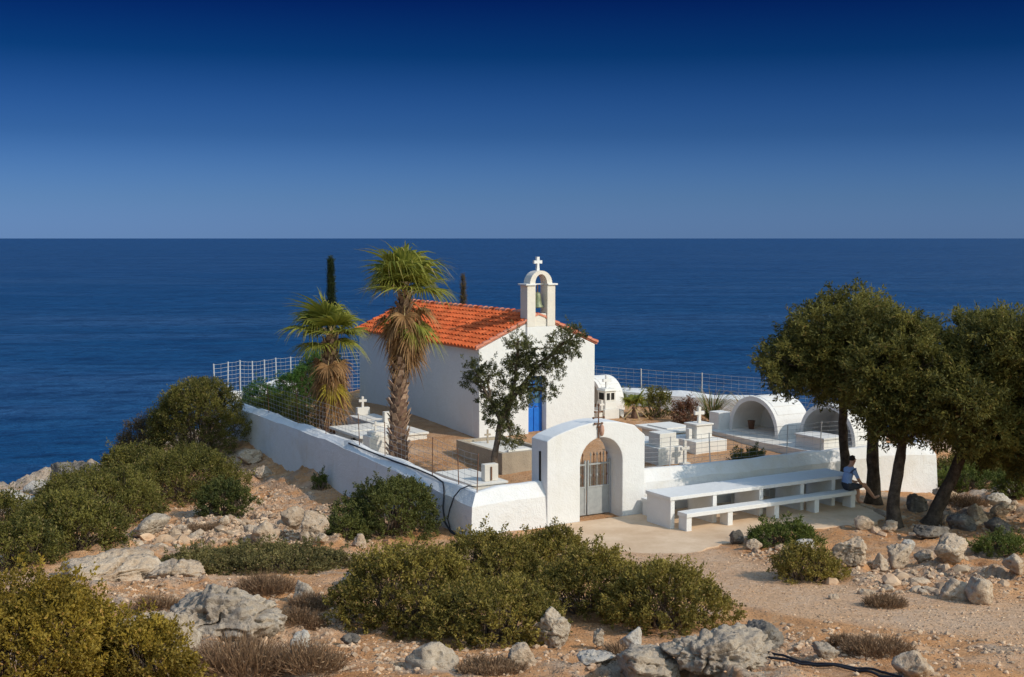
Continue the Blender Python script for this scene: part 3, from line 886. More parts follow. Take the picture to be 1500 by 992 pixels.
# ------------------------------------------------------------------ table and benches
def long_seat(name, label, cat, u0, u1, v0, v1, h, th, legs, lw, z0=.05):
    t = thing(name, label, cat, W(u0, v0, z0), YAW)
    L, D = u1 - u0, v1 - v0
    m = MB(); rng = random.Random(int(u0 * 100) + int(v0 * 10))
    n = 12
    # slab cast by hand: slightly uneven front edge
    V = []; F = []
    for i in range(n + 1):
        x = L * i / n; a = rng.uniform(-.008, .008); b = rng.uniform(-.008, .008); c = rng.uniform(-.004, .004)
        V += [(x, a, h - th), (x, D + b, h - th), (x, D + b, h + c), (x, a, h + c)]
    for i in range(n):
        for k in range(4):
            F.append((i * 4 + k, i * 4 + (k + 1) % 4, i * 4 + 4 + (k + 1) % 4, i * 4 + 4 + k))
    F += [(3, 2, 1, 0), (n * 4, n * 4 + 1, n * 4 + 2, n * 4 + 3)]
    m.add(V, F); m.build("tabletop" if name.endswith("table") else "seat", MAT['white'], t, bevel=.012)
    for x in legs:
        MB().box(x, x + lw, .025, D - .025, -.06, h - th - .002).build("leg", MAT['white'], t, bevel=.01)
    return t


long_seat("long_table", "long white masonry table standing on the terrace before the wall", "table", 17.65, 23.45, 23.22, 24.2, .75, .085, (.03, 1.28, 2.72, 4.05, 5.1, 5.62), .12)
long_seat("long_bench", "long white masonry bench on the near side of the table", "bench", 17.82, 23.2, 22.82, 23.12 + .05, .42, .10, (.02, 1.24, 2.68, 3.98, 5.20), .15)
long_seat("long_bench", "long white masonry bench between the table and the wall", "bench", 18.0, 23.4, 24.45, 24.85, .42, .10, (.02, 1.4, 2.8, 4.1, 5.2), .15)

# ------------------------------------------------------------------ tombs
def tomb(label, u, v, z, parts, rz=0.0, group=None):
    """parts: (name, x0, x1, y0, y1, z0, z1, material)"""
    t = thing("tomb", label, "tomb", W(u, v, z), YAW + rz, group)
    for p in parts:
        nm, x0, x1, y0, y1, z0, z1, mt = p[:8]
        MB().box(x0, x1, y0, y1, z0, z1, taper=p[8] if len(p) > 8 else 0).build(nm, MAT[mt], t, bevel=.012)
    return t


def cross_part(t, x, y, z, h, w, th, mat, name="cross"):
    a = th / 2; ah = h * .62
    p = [(x - a, z), (x + a, z), (x + a, z + ah - a), (x + w / 2, z + ah - a * 1.1), (x + w / 2, z + ah + a * 1.1), (x + a, z + ah + a), (x + a, z + h), (x - a, z + h), (x - a, z + ah + a), (x - w / 2, z + ah + a * 1.1), (x - w / 2, z + ah - a * 1.1), (x - a, z + ah - a)]
    return MB().prism(p, 'y', y - a * .8, y + a * .8).build(name, MAT[mat], t, bevel=.006)


# left of the chapel
t = tomb("white tomb with a broad marble cover and dark arched side left of the chapel", 15.0, 35.2, .2, [("curb", 0, 1.35, 0, 2.4, -.2, .16, 'marble'), ("base", .12, 1.23, .12, 2.28, .162, .52, 'marble'), ("cover", -.03, 1.38, -.03, 2.43, .522, .60, 'marble'), ("rim", .12, 1.22, 1.0, 1.06, .602, .63, 'marble')])
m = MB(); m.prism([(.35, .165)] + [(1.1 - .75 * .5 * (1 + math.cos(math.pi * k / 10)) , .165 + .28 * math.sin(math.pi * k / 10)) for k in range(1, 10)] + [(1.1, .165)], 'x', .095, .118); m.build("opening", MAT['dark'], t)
t = tomb("white marble tomb beside the chapel wall with a low cross at its head", 16.45, 37.4, .25, [("curb", 0, 1.05, 0, 2.4, -.2, .45, 'marble'), ("cover", .04, 1.0, .05, 2.3, .452, .54, 'marble'), ("rim", .1, .94, .9, .96, .542, .57, 'marble'), ("headstone", .3, .75, 2.1, 2.28, .542, .80, 'marble')])
cross_part(t, .52, 2.19, .79, .38, .28, .08, 'marble')
t = tomb("blocky white tomb head with stepped top just behind the side wall", 14.85, 34.15, .2, [("base", -.1, .85, -.1, .95, -.3, .12, 'marble'), ("block", 0, .62, 0, .5, .122, .74, 'marble'), ("step", .1, .5, .08, .42, .742, .86, 'marble'), ("lamp_box", .35, .60, .6, .85, .122, .42, 'marble')])
cross_part(t, .3, .25, .855, .30, .2, .06, 'marble')
t = tomb("low white tomb with an upright white slab right of the tall palm", 16.75, 35.9, .28, [("curb", 0, .85, 0, 1.9, -.2, .30, 'marble'), ("cover", -.05, .9, -.05, 1.95, .302, .37, 'marble'), ("headstone", .1, .75, 1.6, 1.78, .372, .86, 'marble')])
t = tomb("cream tomb with a square headstone beside the small dark tree", 15.05, 28.1, .05, [("base", 0, 1.0, 0, 2.0, -.2, .42, 'cream'), ("cover", -.04, 1.04, -.04, 2.04, .422, .48, 'marble'), ("headstone", .45, .85, .15, .35, .482, .92, 'cream'), ("strip", .61, .66, .125, .149, .50, .86, 'iron'), ("step", .1, .9, -.45, -.045, -.2, .25, 'cream')])
t = tomb("rough brown concrete grave box in front of the chapel door", 17.4, 30.7, .1, [("side", 0, 1.62, 0, .14, -.3, .64, 'concrete'), ("side", 0, 1.62, 2.66, 2.8, -.3, .64, 'concrete'), ("side", 0, .14, .142, 2.658, -.3, .64, 'concrete'), ("side", 1.48, 1.62, .142, 2.658, -.3, .64, 'concrete'), ("filling", .142, 1.478, .142, 2.658, -.3, .56, 'cream')])
cross_part(t, .75, 2.2, .561, .42, .2, .05, 'concrete')
MB().box(.5, 1.2, .5, .62, .562, .62).build("marker", MAT['marble'], t, bevel=.01)
# right of the chapel
t = tomb("wide pale table tomb with a thin overhanging cover right of the chapel", 23.8, 31.5, .2, [("base", .15, 1.25, .15, 1.55, -.2, .48, 'marble'), ("cover", 0, 1.42, 0, 1.75, .482, .56, 'marble'), ("ledge", .25, 1.1, .35, 1.4, .562, .60, 'marble')])
t = tomb("low white box tomb with a square block on top behind the gateway's right end", 21.9, 29.4, .15, [("base", 0, .9, 0, 2.1, -.2, .54, 'marble'), ("block", .12, .72, .1, .65, .542, .95, 'marble'), ("cover", .02, .88, .7, 2.06, .542, .60, 'marble'), ("cap", .75, .86, .15, .5, .542, .74, 'marble')])
t = tomb("white tomb with a tall cross on its block before the vaults", 23.75, 30.0, .2, [("base", 0, 1.2, 0, 1.5, -.2, .44, 'marble'), ("block", .42, 1.02, .5, 1.05, .442, .84, 'marble'), ("cap", .38, 1.06, .46, 1.09, .842, .89, 'marble'), ("post", .2, .32, .6, .75, .442, .75, 'marble')])
cross_part(t, .72, .77, .885, .50, .36, .10, 'marble')
t = tomb("slender white grave cross standing alone behind the wall", 22.68, 29.16, .15, [("foot", -.14, .14, -.1, .1, -.2, .10, 'marble')])
cross_part(t, 0, 0, .09, .68, .30, .09, 'marble')
t = tomb("stepped white tomb with a glazed shrine box and cross beside the chapel", 24.7, 36.3, .4, [("base", -.25, 1.0, -.2, 1.3, -.3, .04, 'marble'), ("block", 0, .62, 0, .7, .042, .42, 'marble'), ("block", .06, .56, .06, .64, .422, .66, 'marble', .03), ("flank", .70, .85, .05, .5, .042, .36, 'marble'),
          ("flank", -.2, -.06, .05, .5, .042, .36, 'marble'), ("shrine_box", .10, .54, .12, .58, .662, 1.05, 'marble'), ("pane", .16, .29, .105, .118, .74, .98, 'dark'), ("pane", .35, .48, .105, .118, .74, .98, 'dark'), ("pane", .086, .098, .2, .5, .74, .98, 'dark'), ("shrine_roof", .05, .59, .07, .63, 1.052, 1.13, 'marble', .06)])
cross_part(t, .32, .35, 1.125, .46, .34, .10, 'white')
cross_part(t, -.13, .0, .365, .40, .2, .06, 'marble')


def vault(label, u0, u1, v0, v1, z, h, th=.14, pot=False, extra=()):
    """barrel-vaulted tomb open towards the chapel (-u)"""
    t = thing("vault_tomb", label, "tomb", W(u0, v0, z), YAW)
    D = v1 - v0; L = u1 - u0; r = D / 2; N = 22
    def arc(rr, hh): return [(D / 2 - rr * math.cos(math.pi * k / N), hh * math.sin(math.pi * k / N) ** .85) for k in range(N + 1)]
    outer = [(D / 2 - (r + .05) * 1.0, -.4)] + arc(r + .0, h) + [(D / 2 + r + .05, -.4)]
    inner = [(D / 2 + r - th, -.4)] + arc(r - th, h - th)[::-1] + [(D / 2 - r + th, -.4)]
    MB().prism(outer + inner, 'x', 0, L).build("shell", MAT['vault'], t)
    MB().prism(arc(r - th - .003, h - th - .003), 'x', L - .16, L - .03).build("back_wall", MAT['vault'], t)
    MB().prism([(D / 2 - r + th + .01, -.3), (D / 2 + r - th - .01, -.3), (D / 2 + r - th - .01, .06), (D / 2 - r + th + .01, .06)], 'x', .02, L - .165).build("floor_slab", MAT['cream'], t)
    m = MB(); rng = random.Random(int(u0 * 10))                    # rough courses standing a little proud of the shell
    for k in range(3, N - 2):
        if k % 2: continue
        a = math.pi * k / N; b = math.pi * (k + 1.7) / N
        q = []
        for aa in (a, (a + b) / 2, b):
            q.append((D / 2 - (r + .012) * math.cos(aa), (h + .012) * math.sin(aa) ** .85))
        q += [(x - (x - D / 2) * .03, y - .03) for x, y in q[::-1]]
        m.prism(q, 'x', .12 + rng.uniform(0, .04), L - .03 - rng.uniform(0, .05))
    m.build("courses", MAT['vault'], t, kind="stuff")
    return t


MB().prism([(26.3, 29.95), (26.5, 27.2), (29.6, 27.0), (29.7, 33.3), (26.5, 33.2)], 'z', -.3, .44, MT).build("tomb_platform", MAT['cream'], kind="structure")
v1_ = vault("tall white barrel vault tomb with a dark pot inside, left of the pair", 27.12, 28.5, 30.12, 32.5, .44, 1.24)
PT = thing("flower_pot", "small dark pot standing inside the left vault tomb", "pot", W(27.6, 31.95, .51), YAW)
m = MB(); m.lathe([(0, 0), (.09, 0), (.12, .24), (.135, .27), (.11, .27), (.09, .2), (0, .2)], 12); m.build("pot_body", MAT['iron'], PT)
v2_ = vault("white barrel vault tomb partly hidden by the tree trunks", 27.85, 29.15, 27.5, 29.95, .44, 1.25)
v3_ = vault("small white vault tomb tucked against the right side of the chapel", 25.78, 26.75, 38.0, 40.1, .42, 1.26)
tomb("low white block beside the left vault tomb", 26.75, 32.6, .3, [("block", 0, .5, 0, .5, -.1, .72, 'vault')])
tomb("low white box tomb in front of the right vault", 26.75, 27.7, .44, [("base", 0, .8, 0, 1.2, -.1, .34, 'marble'), ("cover", -.04, .84, -.04, 1.24, .342, .40, 'marble')])

# ------------------------------------------------------------------ leaves
def unit(a):
    return a / np.maximum(np.linalg.norm(a, axis=-1, keepdims=True), 1e-9)


def leaf_quads(C, D, L, Wd, g):
    """one folded diamond per leaf: base C, direction D, length L, width Wd"""
    n = len(C)
    r = unit(g.normal(size=(n, 3))); s = unit(np.cross(D, r)); nn = np.cross(s, D)
    L = np.broadcast_to(L, (n,))[:, None] * g.uniform(.7, 1.3, (n, 1)); Wd = np.broadcast_to(Wd, (n,))[:, None] * g.uniform(.75, 1.25, (n, 1))
    V = np.empty((n, 4, 3))
    V[:, 0] = C; V[:, 1] = C + D * L * .5 + s * Wd * .5 + nn * L * .06
    V[:, 2] = C + D * L; V[:, 3] = C + D * L * .5 - s * Wd * .5 + nn * L * .06
    return V.reshape(-1, 3), np.arange(n * 4).reshape(n, 4)


def tufts(P, N, per, tl, L, Wd, g, up=.35, spread=.75, dry=.04):
    """sprays of leaves: tuft points P with directions N"""
    n = len(P)
    N = unit(N + np.array([0, 0, up]) + g.normal(size=(n, 3)) * .35)
    k = n * per
    Pi = np.repeat(P, per, 0); Ni = np.repeat(N, per, 0)
    t = g.uniform(0, 1, (k, 1))
    C = Pi + Ni * t * tl + g.normal(size=(k, 3)) * tl * .16
    D = unit(Ni * .7 + g.normal(size=(k, 3)) * spread)
    V, F = leaf_quads(C, D, L, Wd, g)
    tv = np.repeat(np.clip(g.normal(.38, .15, n) + .55 * fbm(P * 1.7 + g.uniform(0, 30, 3), 3), 0, .82), per) + g.normal(0, .10, k)
    tv = np.clip(tv, 0, .86)
    d = g.random(k) < dry; tv[d] = g.uniform(.9, 1, d.sum())
    return V, F, tv


def lump_points(lumps, n, g, zmin=None, keep=.80, lower=-.35, amp=.16, sprig=.12):
    """points on the outside of a union of ellipsoids: lumps = (cx, cy, cz, rx, ry, rz)"""
    Lm = np.array(lumps, float)
    area = Lm[:, 3] * Lm[:, 5] + Lm[:, 3] * Lm[:, 4]
    w = g.choice(len(Lm), size=n * 3, p=area / area.sum())
    d = unit(g.normal(size=(n * 3, 3)))
    nz = 1 + amp * fbm(d * 2.3 + w[:, None] * 3.7, 3)
    rad = nz[:, None] * np.where(g.random((n * 3, 1)) < .72, g.uniform(.92, 1.06, (n * 3, 1)), g.uniform(.55, .92, (n * 3, 1)))
    P = Lm[w, :3] + d * Lm[w, 3:] * rad
    ok = d[:, 2] > lower
    for i, q in enumerate(Lm):
        e = np.linalg.norm((P - q[:3]) / q[3:], axis=1)
        ok &= (e > keep) | ((w == i))
    if zmin is not None: ok &= P[:, 2] > zmin
    P, d = P[ok][:n], d[ok][:n]
    up = g.random(len(P)) < sprig                                 # shoots that break the outline
    P = P + (d * .6 + np.array([0, 0, .7])) * (up * g.uniform(0, sprig * 1.6, len(P)))[:, None]
    return P, unit(d)


LEAFK = {   # leaf length, width, tuft length, leaves per tuft, tufts per square metre of cover, up, spread
    'lent': (.055, .024, .13, 24, 150, .45, .75), 'dark': (.055, .026, .12, 24, 150, .4, .75), 'yellow': (.042, .022, .11, 26, 260, .6, .7),
    'olive': (.075, .028, .22, 26, 85, .45, .65), 'brownish': (.07, .022, .22, 22, 80, .4, .6), 'bright': (.06, .022, .12, 22, 130, .7, .6), 'mat': (.05, .024, .10, 22, 260, .8, .8),
}
LMAT = {'lent': 'lent', 'dark': 'darkleaf', 'yellow': 'yellow', 'olive': 'olive', 'brownish': 'brownleaf', 'bright': 'bright', 'mat': 'matleaf'}


def shrub(label, x, y, w, h, kind, seed, name="shrub", dens=1.0, depth=None, mat=None, group=None, z0=None):
    g = np.random.default_rng(seed)
    z = gz(x, y) if z0 is None else z0
    t = thing(name, label, "shrub", (x, y, z), 0, group)
    L, Wd, tl, per, dn, up, sp = LEAFK[kind]
    dp = depth or w * .85
    lumps = [(0, 0, h * .25, w * .36, dp * .36, h * .62)]
    nl = int(9 + w * 5)
    for k in range(nl):
        a = 2 * math.pi * k / nl + g.uniform(-.3, .3); rr = g.uniform(.35, 1.02)
        cx = math.cos(a) * w * .36 * rr; cy = math.sin(a) * dp * .36 * rr
        s = g.uniform(.10, .20) * w
        top = h * (1 - .45 * rr ** 2) * g.uniform(.75, 1.08)
        rz = min(top * .55, s * 1.0); gnd = gz(x + cx, y + cy) - z if z0 is None else 0
        lumps.append((cx, cy, max(top - rz, rz * .5) + gnd * .7, s, s * dp / w, rz))
    n = int(dn * dens * (w * dp * .8 + (w + dp) * h * .9))
    P, N = lump_points(lumps, n, g, lower=-.5, amp=.30, keep=.74)
    gl = np.array(ground(P[:, 0] + x, P[:, 1] + y)[0]) - z if z0 is None else np.zeros(len(P))
    ok = P[:, 2] > gl - .04; P, N = P[ok], N[ok]
    V, F, tv = tufts(P, N, per, tl, L, Wd, g, up, sp, .12 if kind in ('lent', 'olive', 'mat') else .05)
    link("foliage", mesh_np("foliage", V, F, [MAT[mat or LMAT[kind]]], False, tv), t)
    m = MB()
    for q in lumps:
        for k in range(3):
            e = Vector((q[0] + g.normal() * q[3] * .4, q[1] + g.normal() * q[4] * .4, q[2] + q[5] * g.uniform(.3, .95)))
            s = Vector((q[0] * .35 + g.normal() * .05, q[1] * .35 + g.normal() * .05, -.08)); mid = s.lerp(e, .5) + Vector((g.normal() * .08, g.normal() * .08, .04))
            m.tube([s, mid, e], [.018, .012, .004], 4, False)
        for k in range(2):
            e = Vector((q[0] + g.normal() * q[3] * .5, q[1] + g.normal() * q[4] * .5, q[2] + q[5] * g.uniform(.9, 1.18))); s = Vector((q[0] * .8, q[1] * .8, max(0, q[2] - q[5] * .5)))
            m.tube([s, s.lerp(e, .6) + Vector((g.normal() * .04, g.normal() * .04, 0)), e], [.009, .006, .002], 3, False)
    m.build("stems", MAT['twig'], t)
    return t


def dry_tuft(label, x, y, w, h, seed, mat='heath', name="dry_shrub"):
    g = np.random.default_rng(seed); z = gz(x, y)
    n = int(900 * (w + .3))
    a = g.uniform(0, 2 * math.pi, n); r = np.sqrt(g.random(n)) * w * .42
    bx, by = np.cos(a) * r, np.sin(a) * r * .8
    C = np.stack([bx, by, ground(x + bx, y + by)[0] - z - .01], -1)
    D = unit(np.stack([bx / w * 1.6, by / w * 1.6, np.full(n, .9)], -1) + g.normal(size=(n, 3)) * .38)
    hh = h * (1.15 - .6 * (r / (w * .5)) ** 2)
    V, F = leaf_quads(C, D, np.maximum(hh, .05), .010, g)
    P = C + D * (hh * g.uniform(.3, .9, n))[:, None]
    V2, F2 = leaf_quads(P, unit(D + g.normal(size=(n, 3)) * .8), .05, .014, g)
    tv = np.clip(np.concatenate([g.normal(.35, .2, n), g.normal(.55, .25, n)]), 0, 1)
    o = link(name, mesh_np(name, np.concatenate([V, V2]), np.concatenate([F, F2 + len(V)]), [MAT[mat]], False, tv))
    o.location = (x, y, z)
    return tag(o, label, "dry plant")


SHRUBS = [
    (-5.1, 12.8, 2.3, 1.42, 'yellow', "yellow-green bush filling the near left corner"),
    (-3.95, 13.1, 1.25, .95, 'yellow', "smaller yellow-green bush on the right flank of the corner bush"),
    (-6.9, 13.6, 2.0, 1.5, 'yellow', "yellow-green bush at the far left edge of the foreground"),
    (-2.76, 28.7, 2.55, 1.27, 'dark', "dense dark green bush against the outside of the churchyard wall corner"),
    (-3.75, 27.8, 1.15, .45, 'dark', "low dark green bush at the left foot of the dense dark bush"),
    (-1.55, 18.7, 2.5, 1.12, 'lent', "left end bush of the big central thicket beside the path"),
    (-.35, 20.9, 2.15, 1.02, 'lent', "back bush of the central thicket below the wall corner"),
    (.65, 22.5, 1.75, .90, 'lent', "farthest bush of the central thicket, nearest the terrace"),
    (-.25, 17.8, 2.3, .82, 'lent', "front middle bush of the central thicket"),
    (2.30, 18.9, 2.15, .90, 'lent', "right end bush of the central thicket beside the sandy track"),
    (1.25, 19.8, 1.8, 1.02, 'lent', "bush of the central thicket behind the round grey boulder"),
    (6.02, 27.4, 1.7, .45, 'bright', "low bright green bush in front of the long bench"),
    (5.54, 23.4, 1.35, .66, 'lent', "rounded green bush left of the heap of boulders"),
    (-10.5, 41.4, 3.3, 2.75, 'olive', "tallest olive-green bush at the seaward end of the side wall"),
    (-12.4, 42.4, 2.1, 1.8, 'brownish', "brownish half-bare bush on the cliff edge by the tallest bush"),
    (-9.6, 36.3, 3.5, 1.35, 'olive', "wide olive-green bush below the tallest bush on the left slope"),
    (-7.25, 31.4, 1.5, .92, 'dark', "compact dark green bush among the rubble left of the wall"),
    (-9.3, 25.9, 2.5, 1.15, 'olive', "sprawling olive-green bush behind the yellow-green corner bush"),
    (-9.9, 30.6, 2.6, 1.35, 'olive', "olive-green bush beside the flat grey boulder"),
    (-11.7, 33.5, 2.6, 1.3, 'olive', "olive-green bush in front of the dark crag on the left slope"),
    (-9.6, 24.2, 1.7, .8, 'olive', "low olive bush at the left edge behind the corner bush"),
    (-12.2, 29.2, 2.4, 1.1, 'olive', "olive-green bush at the far left edge below the shore rocks"),
    (-11.5, 37.8, 2.4, 1.4, 'olive', "olive-green bush between the dark crag and the wide bush"),
    (13.12, 36.2, 2.2, .6, 'bright', "bright green low bush beyond the leaning trunk on the right"),
    (13.6, 33.4, 1.5, .62, 'bright', "bright green low bush at the right edge among pale rocks"),
    (10.3, 26.0, 1.3, .33, 'bright', "small flat green bush on bare earth at the right edge"),
    (14.3, 38.2, 2.6, .5, 'olive', "olive-green low bush farthest right towards the sea"),
    (15.4, 36.6, 2.2, .55, 'bright', "bright green bush at the right edge behind the pale rocks"),
]
for i, (x, y, w, h, k, lab) in enumerate(SHRUBS):
    shrub(lab, x, y, w, h, k, 100 + i)
# the low mat is wide and flat
shrub("wide flat mat of grey-green shrub beside the left path", -4.75, 24.05, 3.7, .36, 'mat', 301, depth=1.9)
shrub("small grey-green end of the shrub mat near the tan slabs", -6.0, 23.6, 1.5, .28, 'mat', 302, depth=1.2)
# churchyard shrubs
for i, (u, v, w, h, k, lab) in enumerate((
        (14.5, 43.0, 1.8, 1.35, 'bright', "green shrub in the far left corner of the churchyard"), (14.6, 41.0, 1.6, 1.2, 'bright', "green shrub inside the side wall, second from its sea end"),
        (14.5, 39.3, 1.5, 1.1, 'olive', "dull green shrub inside the side wall beside the small palm"), (15.8, 42.6, 1.8, 1.7, 'bright', "tall leafy shrub behind the shrubs of the far left corner"),
        (17.1, 44.6, 1.5, 2.1, 'bright', "round bright green oleander rising behind the small palm"), (18.4, 45.6, 1.0, 1.7, 'bright', "narrow green shrub showing between the palms"),
        (26.9, 36.2, 1.0, 1.0, 'olive', "thin olive shrub before the low back wall"), (27.2, 34.9, .9, .75, 'olive', "red-brown leaved shrub before the back wall by the tall tomb cross"),
        (22.5, 26.2, 1.3, 1.05, 'dark', "dark-leaved oleander peeping over the wall behind the table"), (28.6, 39.9, 3.0, .5, 'bright', "low green growth along the top of the back right wall"))):
    p = W(u, v)
    shrub(lab, p.x, p.y, w, h, k, 400 + i, mat={7: 'redleaf', 4: 'fresh', 0: 'fresh', 3: 'fresh'}.get(i), dens=.8)
DRY = [(-0.25, 15.5, 0.95, 0.16, "brown heather clump at the bottom edge below the round boulder"), (-2.5, 15.1, 0.85, 0.38, "brown and grey heather clump beside the pale upright stone"), (-3.35, 15.1, 1.1, 0.46, "large brown heather clump between two grey outcrops"),
       (4.99, 16.9, 1.0, 0.26, "dark brown heather clump beside the black hoses"), (-4.16, 20.9, 1.0, 0.36, "brown heather clump behind the big pitted outcrop"), (-5.6, 19.6, 0.65, 0.3, "brown heather clump on the left path edge"),
       (6.26, 20.8, 0.7, 0.22, "brown dry tuft on the orange earth before the boulder heap"), (-2.43, 21.2, 1.15, 0.2, "low reddish heather strip under the left path"), (-7.01, 28.5, 0.8, 0.21, "brown heather on top of the rubble slope"),
       (1.57, 15.9, 0.8, 0.24, "brown dry grass under the right end of the thicket"), (-3.19, 19.75, 0.75, 0.23, "reddish heather right of the pitted outcrop"), (-4.55, 18.0, 0.45, 0.29, "small brown heather tucked under the pitted outcrop"),
       (4.67, 17.4, 0.4, 0.17, "tiny brown tuft beside the grey stones near the hoses"), (11.64, 31.9, 1.2, 0.27, "brown dry growth among the rocks right of the trees"), (-3.1, 18.2, 0.6, 0.25, "brown heather in front of the pitted outcrop's right end"), (-6.3, 38.6, 1.0, .2, "dry tuft at the shaded foot of the side wall")]
for i, (x, y, w, h, lab) in enumerate(DRY):
    dry_tuft(lab, x, y, w, h, 500 + i)
p = W(13.0, 33.4); shrub("tiny green sapling at the foot of the side wall", p.x, p.y, .42, .42, 'bright', 520)


# reeds and long blades
def blades(label, x, y, z, n, h, spread, width, seed, mats, name="reed_clump", cat="reeds", droop=.9):
    g = np.random.default_rng(seed)
    t = thing(name, label, cat, (x, y, z))
    for mi, (mk, share) in enumerate(mats):
        V = []; F = []; T = []
        for k in range(int(n * share)):
            a = g.uniform(0, 2 * math.pi); out = np.array([math.cos(a), math.sin(a), 0]); s = np.array([-math.sin(a), math.cos(a), 0])
            el = g.uniform(.55, 1.45); Lb = h * g.uniform(.6, 1.15); d = out * math.cos(el) + np.array([0, 0, math.sin(el)])
            p0 = out * g.uniform(0, .12) + s * g.uniform(-.1, .1); b = len(V); tv = np.clip(g.normal(.4, .25), 0, 1)
            for j in range(6):
                f = j / 5; c = p0 + d * Lb * f + out * spread * f * f * .35 - np.array([0, 0, 1]) * droop * Lb * .38 * f ** 2.4
                wd = width * (1 - f * .92) * (.5 + min(1, f * 4) * .5)
                V += [c + s * wd, c - s * wd]
                if j < 5: F.append((b + 2 * j, b + 2 * j + 1, b + 2 * j + 3, b + 2 * j + 2)); T.append(tv)
        link("blades", mesh_np("blades", V, F, [MAT[mk]], False, T), t)
    return t


p = W(28.7, 35.4); blades("tall clump of green and straw reeds left of the big vault tomb", p.x, p.y, .3, 150, 1.75, .8, .022, 61, [('bright', .5), ('straw', .5)])
p = W(29.3, 34.0); blades("second clump of straw-coloured reeds behind the big vault tomb", p.x, p.y, .3, 130, 1.7, .8, .022, 62, [('bright', .35), ('straw', .65)])
p = W(30.6, 33.0); blades("thin dry reeds at the fence behind the vault tombs", p.x, p.y, .2, 60, 1.6, .6, .02, 63, [('straw', 1.0)])


# ------------------------------------------------------------------ fan palms
def fan_mesh(el, stalk, blade, seed, nseg=34, fold=.25, droop=.5, ragged=.2, wind=0.0, width=.024):
    """fan leaf growing along +x at elevation el, drooping under gravity; returns stalk and blade arrays"""
    g = np.random.default_rng(seed)
    d = np.array([math.cos(el), 0, math.sin(el)]); s = np.array([0, 1., 0]); n = np.cross(d, s)
    P = [d * stalk * f - np.array([0, 0, 1]) * .12 * stalk * f * f for f in np.linspace(0, 1, 5)]
    tip = P[-1]; d2 = unit(P[-1] - P[-2]); n = np.cross(d2, s)
    V = []; F = []; T = []
    for k in range(nseg):
        a = (k + .5) / nseg * 2 - 1; ang = a * 1.95
        Ls = blade * (1 - .30 * abs(a) ** 1.5) * g.uniform(1 - ragged, 1.05)
        dd = unit(d2 * math.cos(ang) + s * math.sin(ang) - n * fold * (abs(math.sin(ang)) + .15) * -1 * .6)
        sd = unit(np.cross(dd, n)); tw = g.normal() * .12; sd = unit(sd + n * (tw + (.30 if k % 2 else -.30)))
        b = len(V); tv = np.clip(g.normal(.42, .16), 0, .85); dr = droop * g.uniform(.6, 1.4)
        for j in range(6):
            f = j / 5
            c = tip + dd * Ls * f * (1 - .18 * dr * max(0, f - .45)) - np.array([0, 0, 1]) * Ls * dr * .62 * max(0, f - .25) ** 2 * 1.6 + s * wind * f * f * Ls
            wd = width * (.35 + 3.1 * f if f < .45 else (1.55 * ((1 - f) / .55) ** 1.25 + .05))
            V += [c + sd * wd, c - sd * wd]
            if j < 5: F.append((b + 2 * j, b + 2 * j + 1, b + 2 * j + 3, b + 2 * j + 2)); T.append(tv if f < .7 else min(1, tv + g.choice([0, .25, .5])))
    return P, np.array(V), F, T


def frond_data(el, stalk, blade, seed, mk, **kw):
    P, V, F, T = fan_mesh(el, stalk, blade, seed, **kw)
    b = mesh_np("frond", V, F, [MAT[mk]], False, T)
    st = MB().tube(P, [.028, .022, .018, .015, .012], 5, False).mesh("stalk", MAT['petiole'])
    return b, st


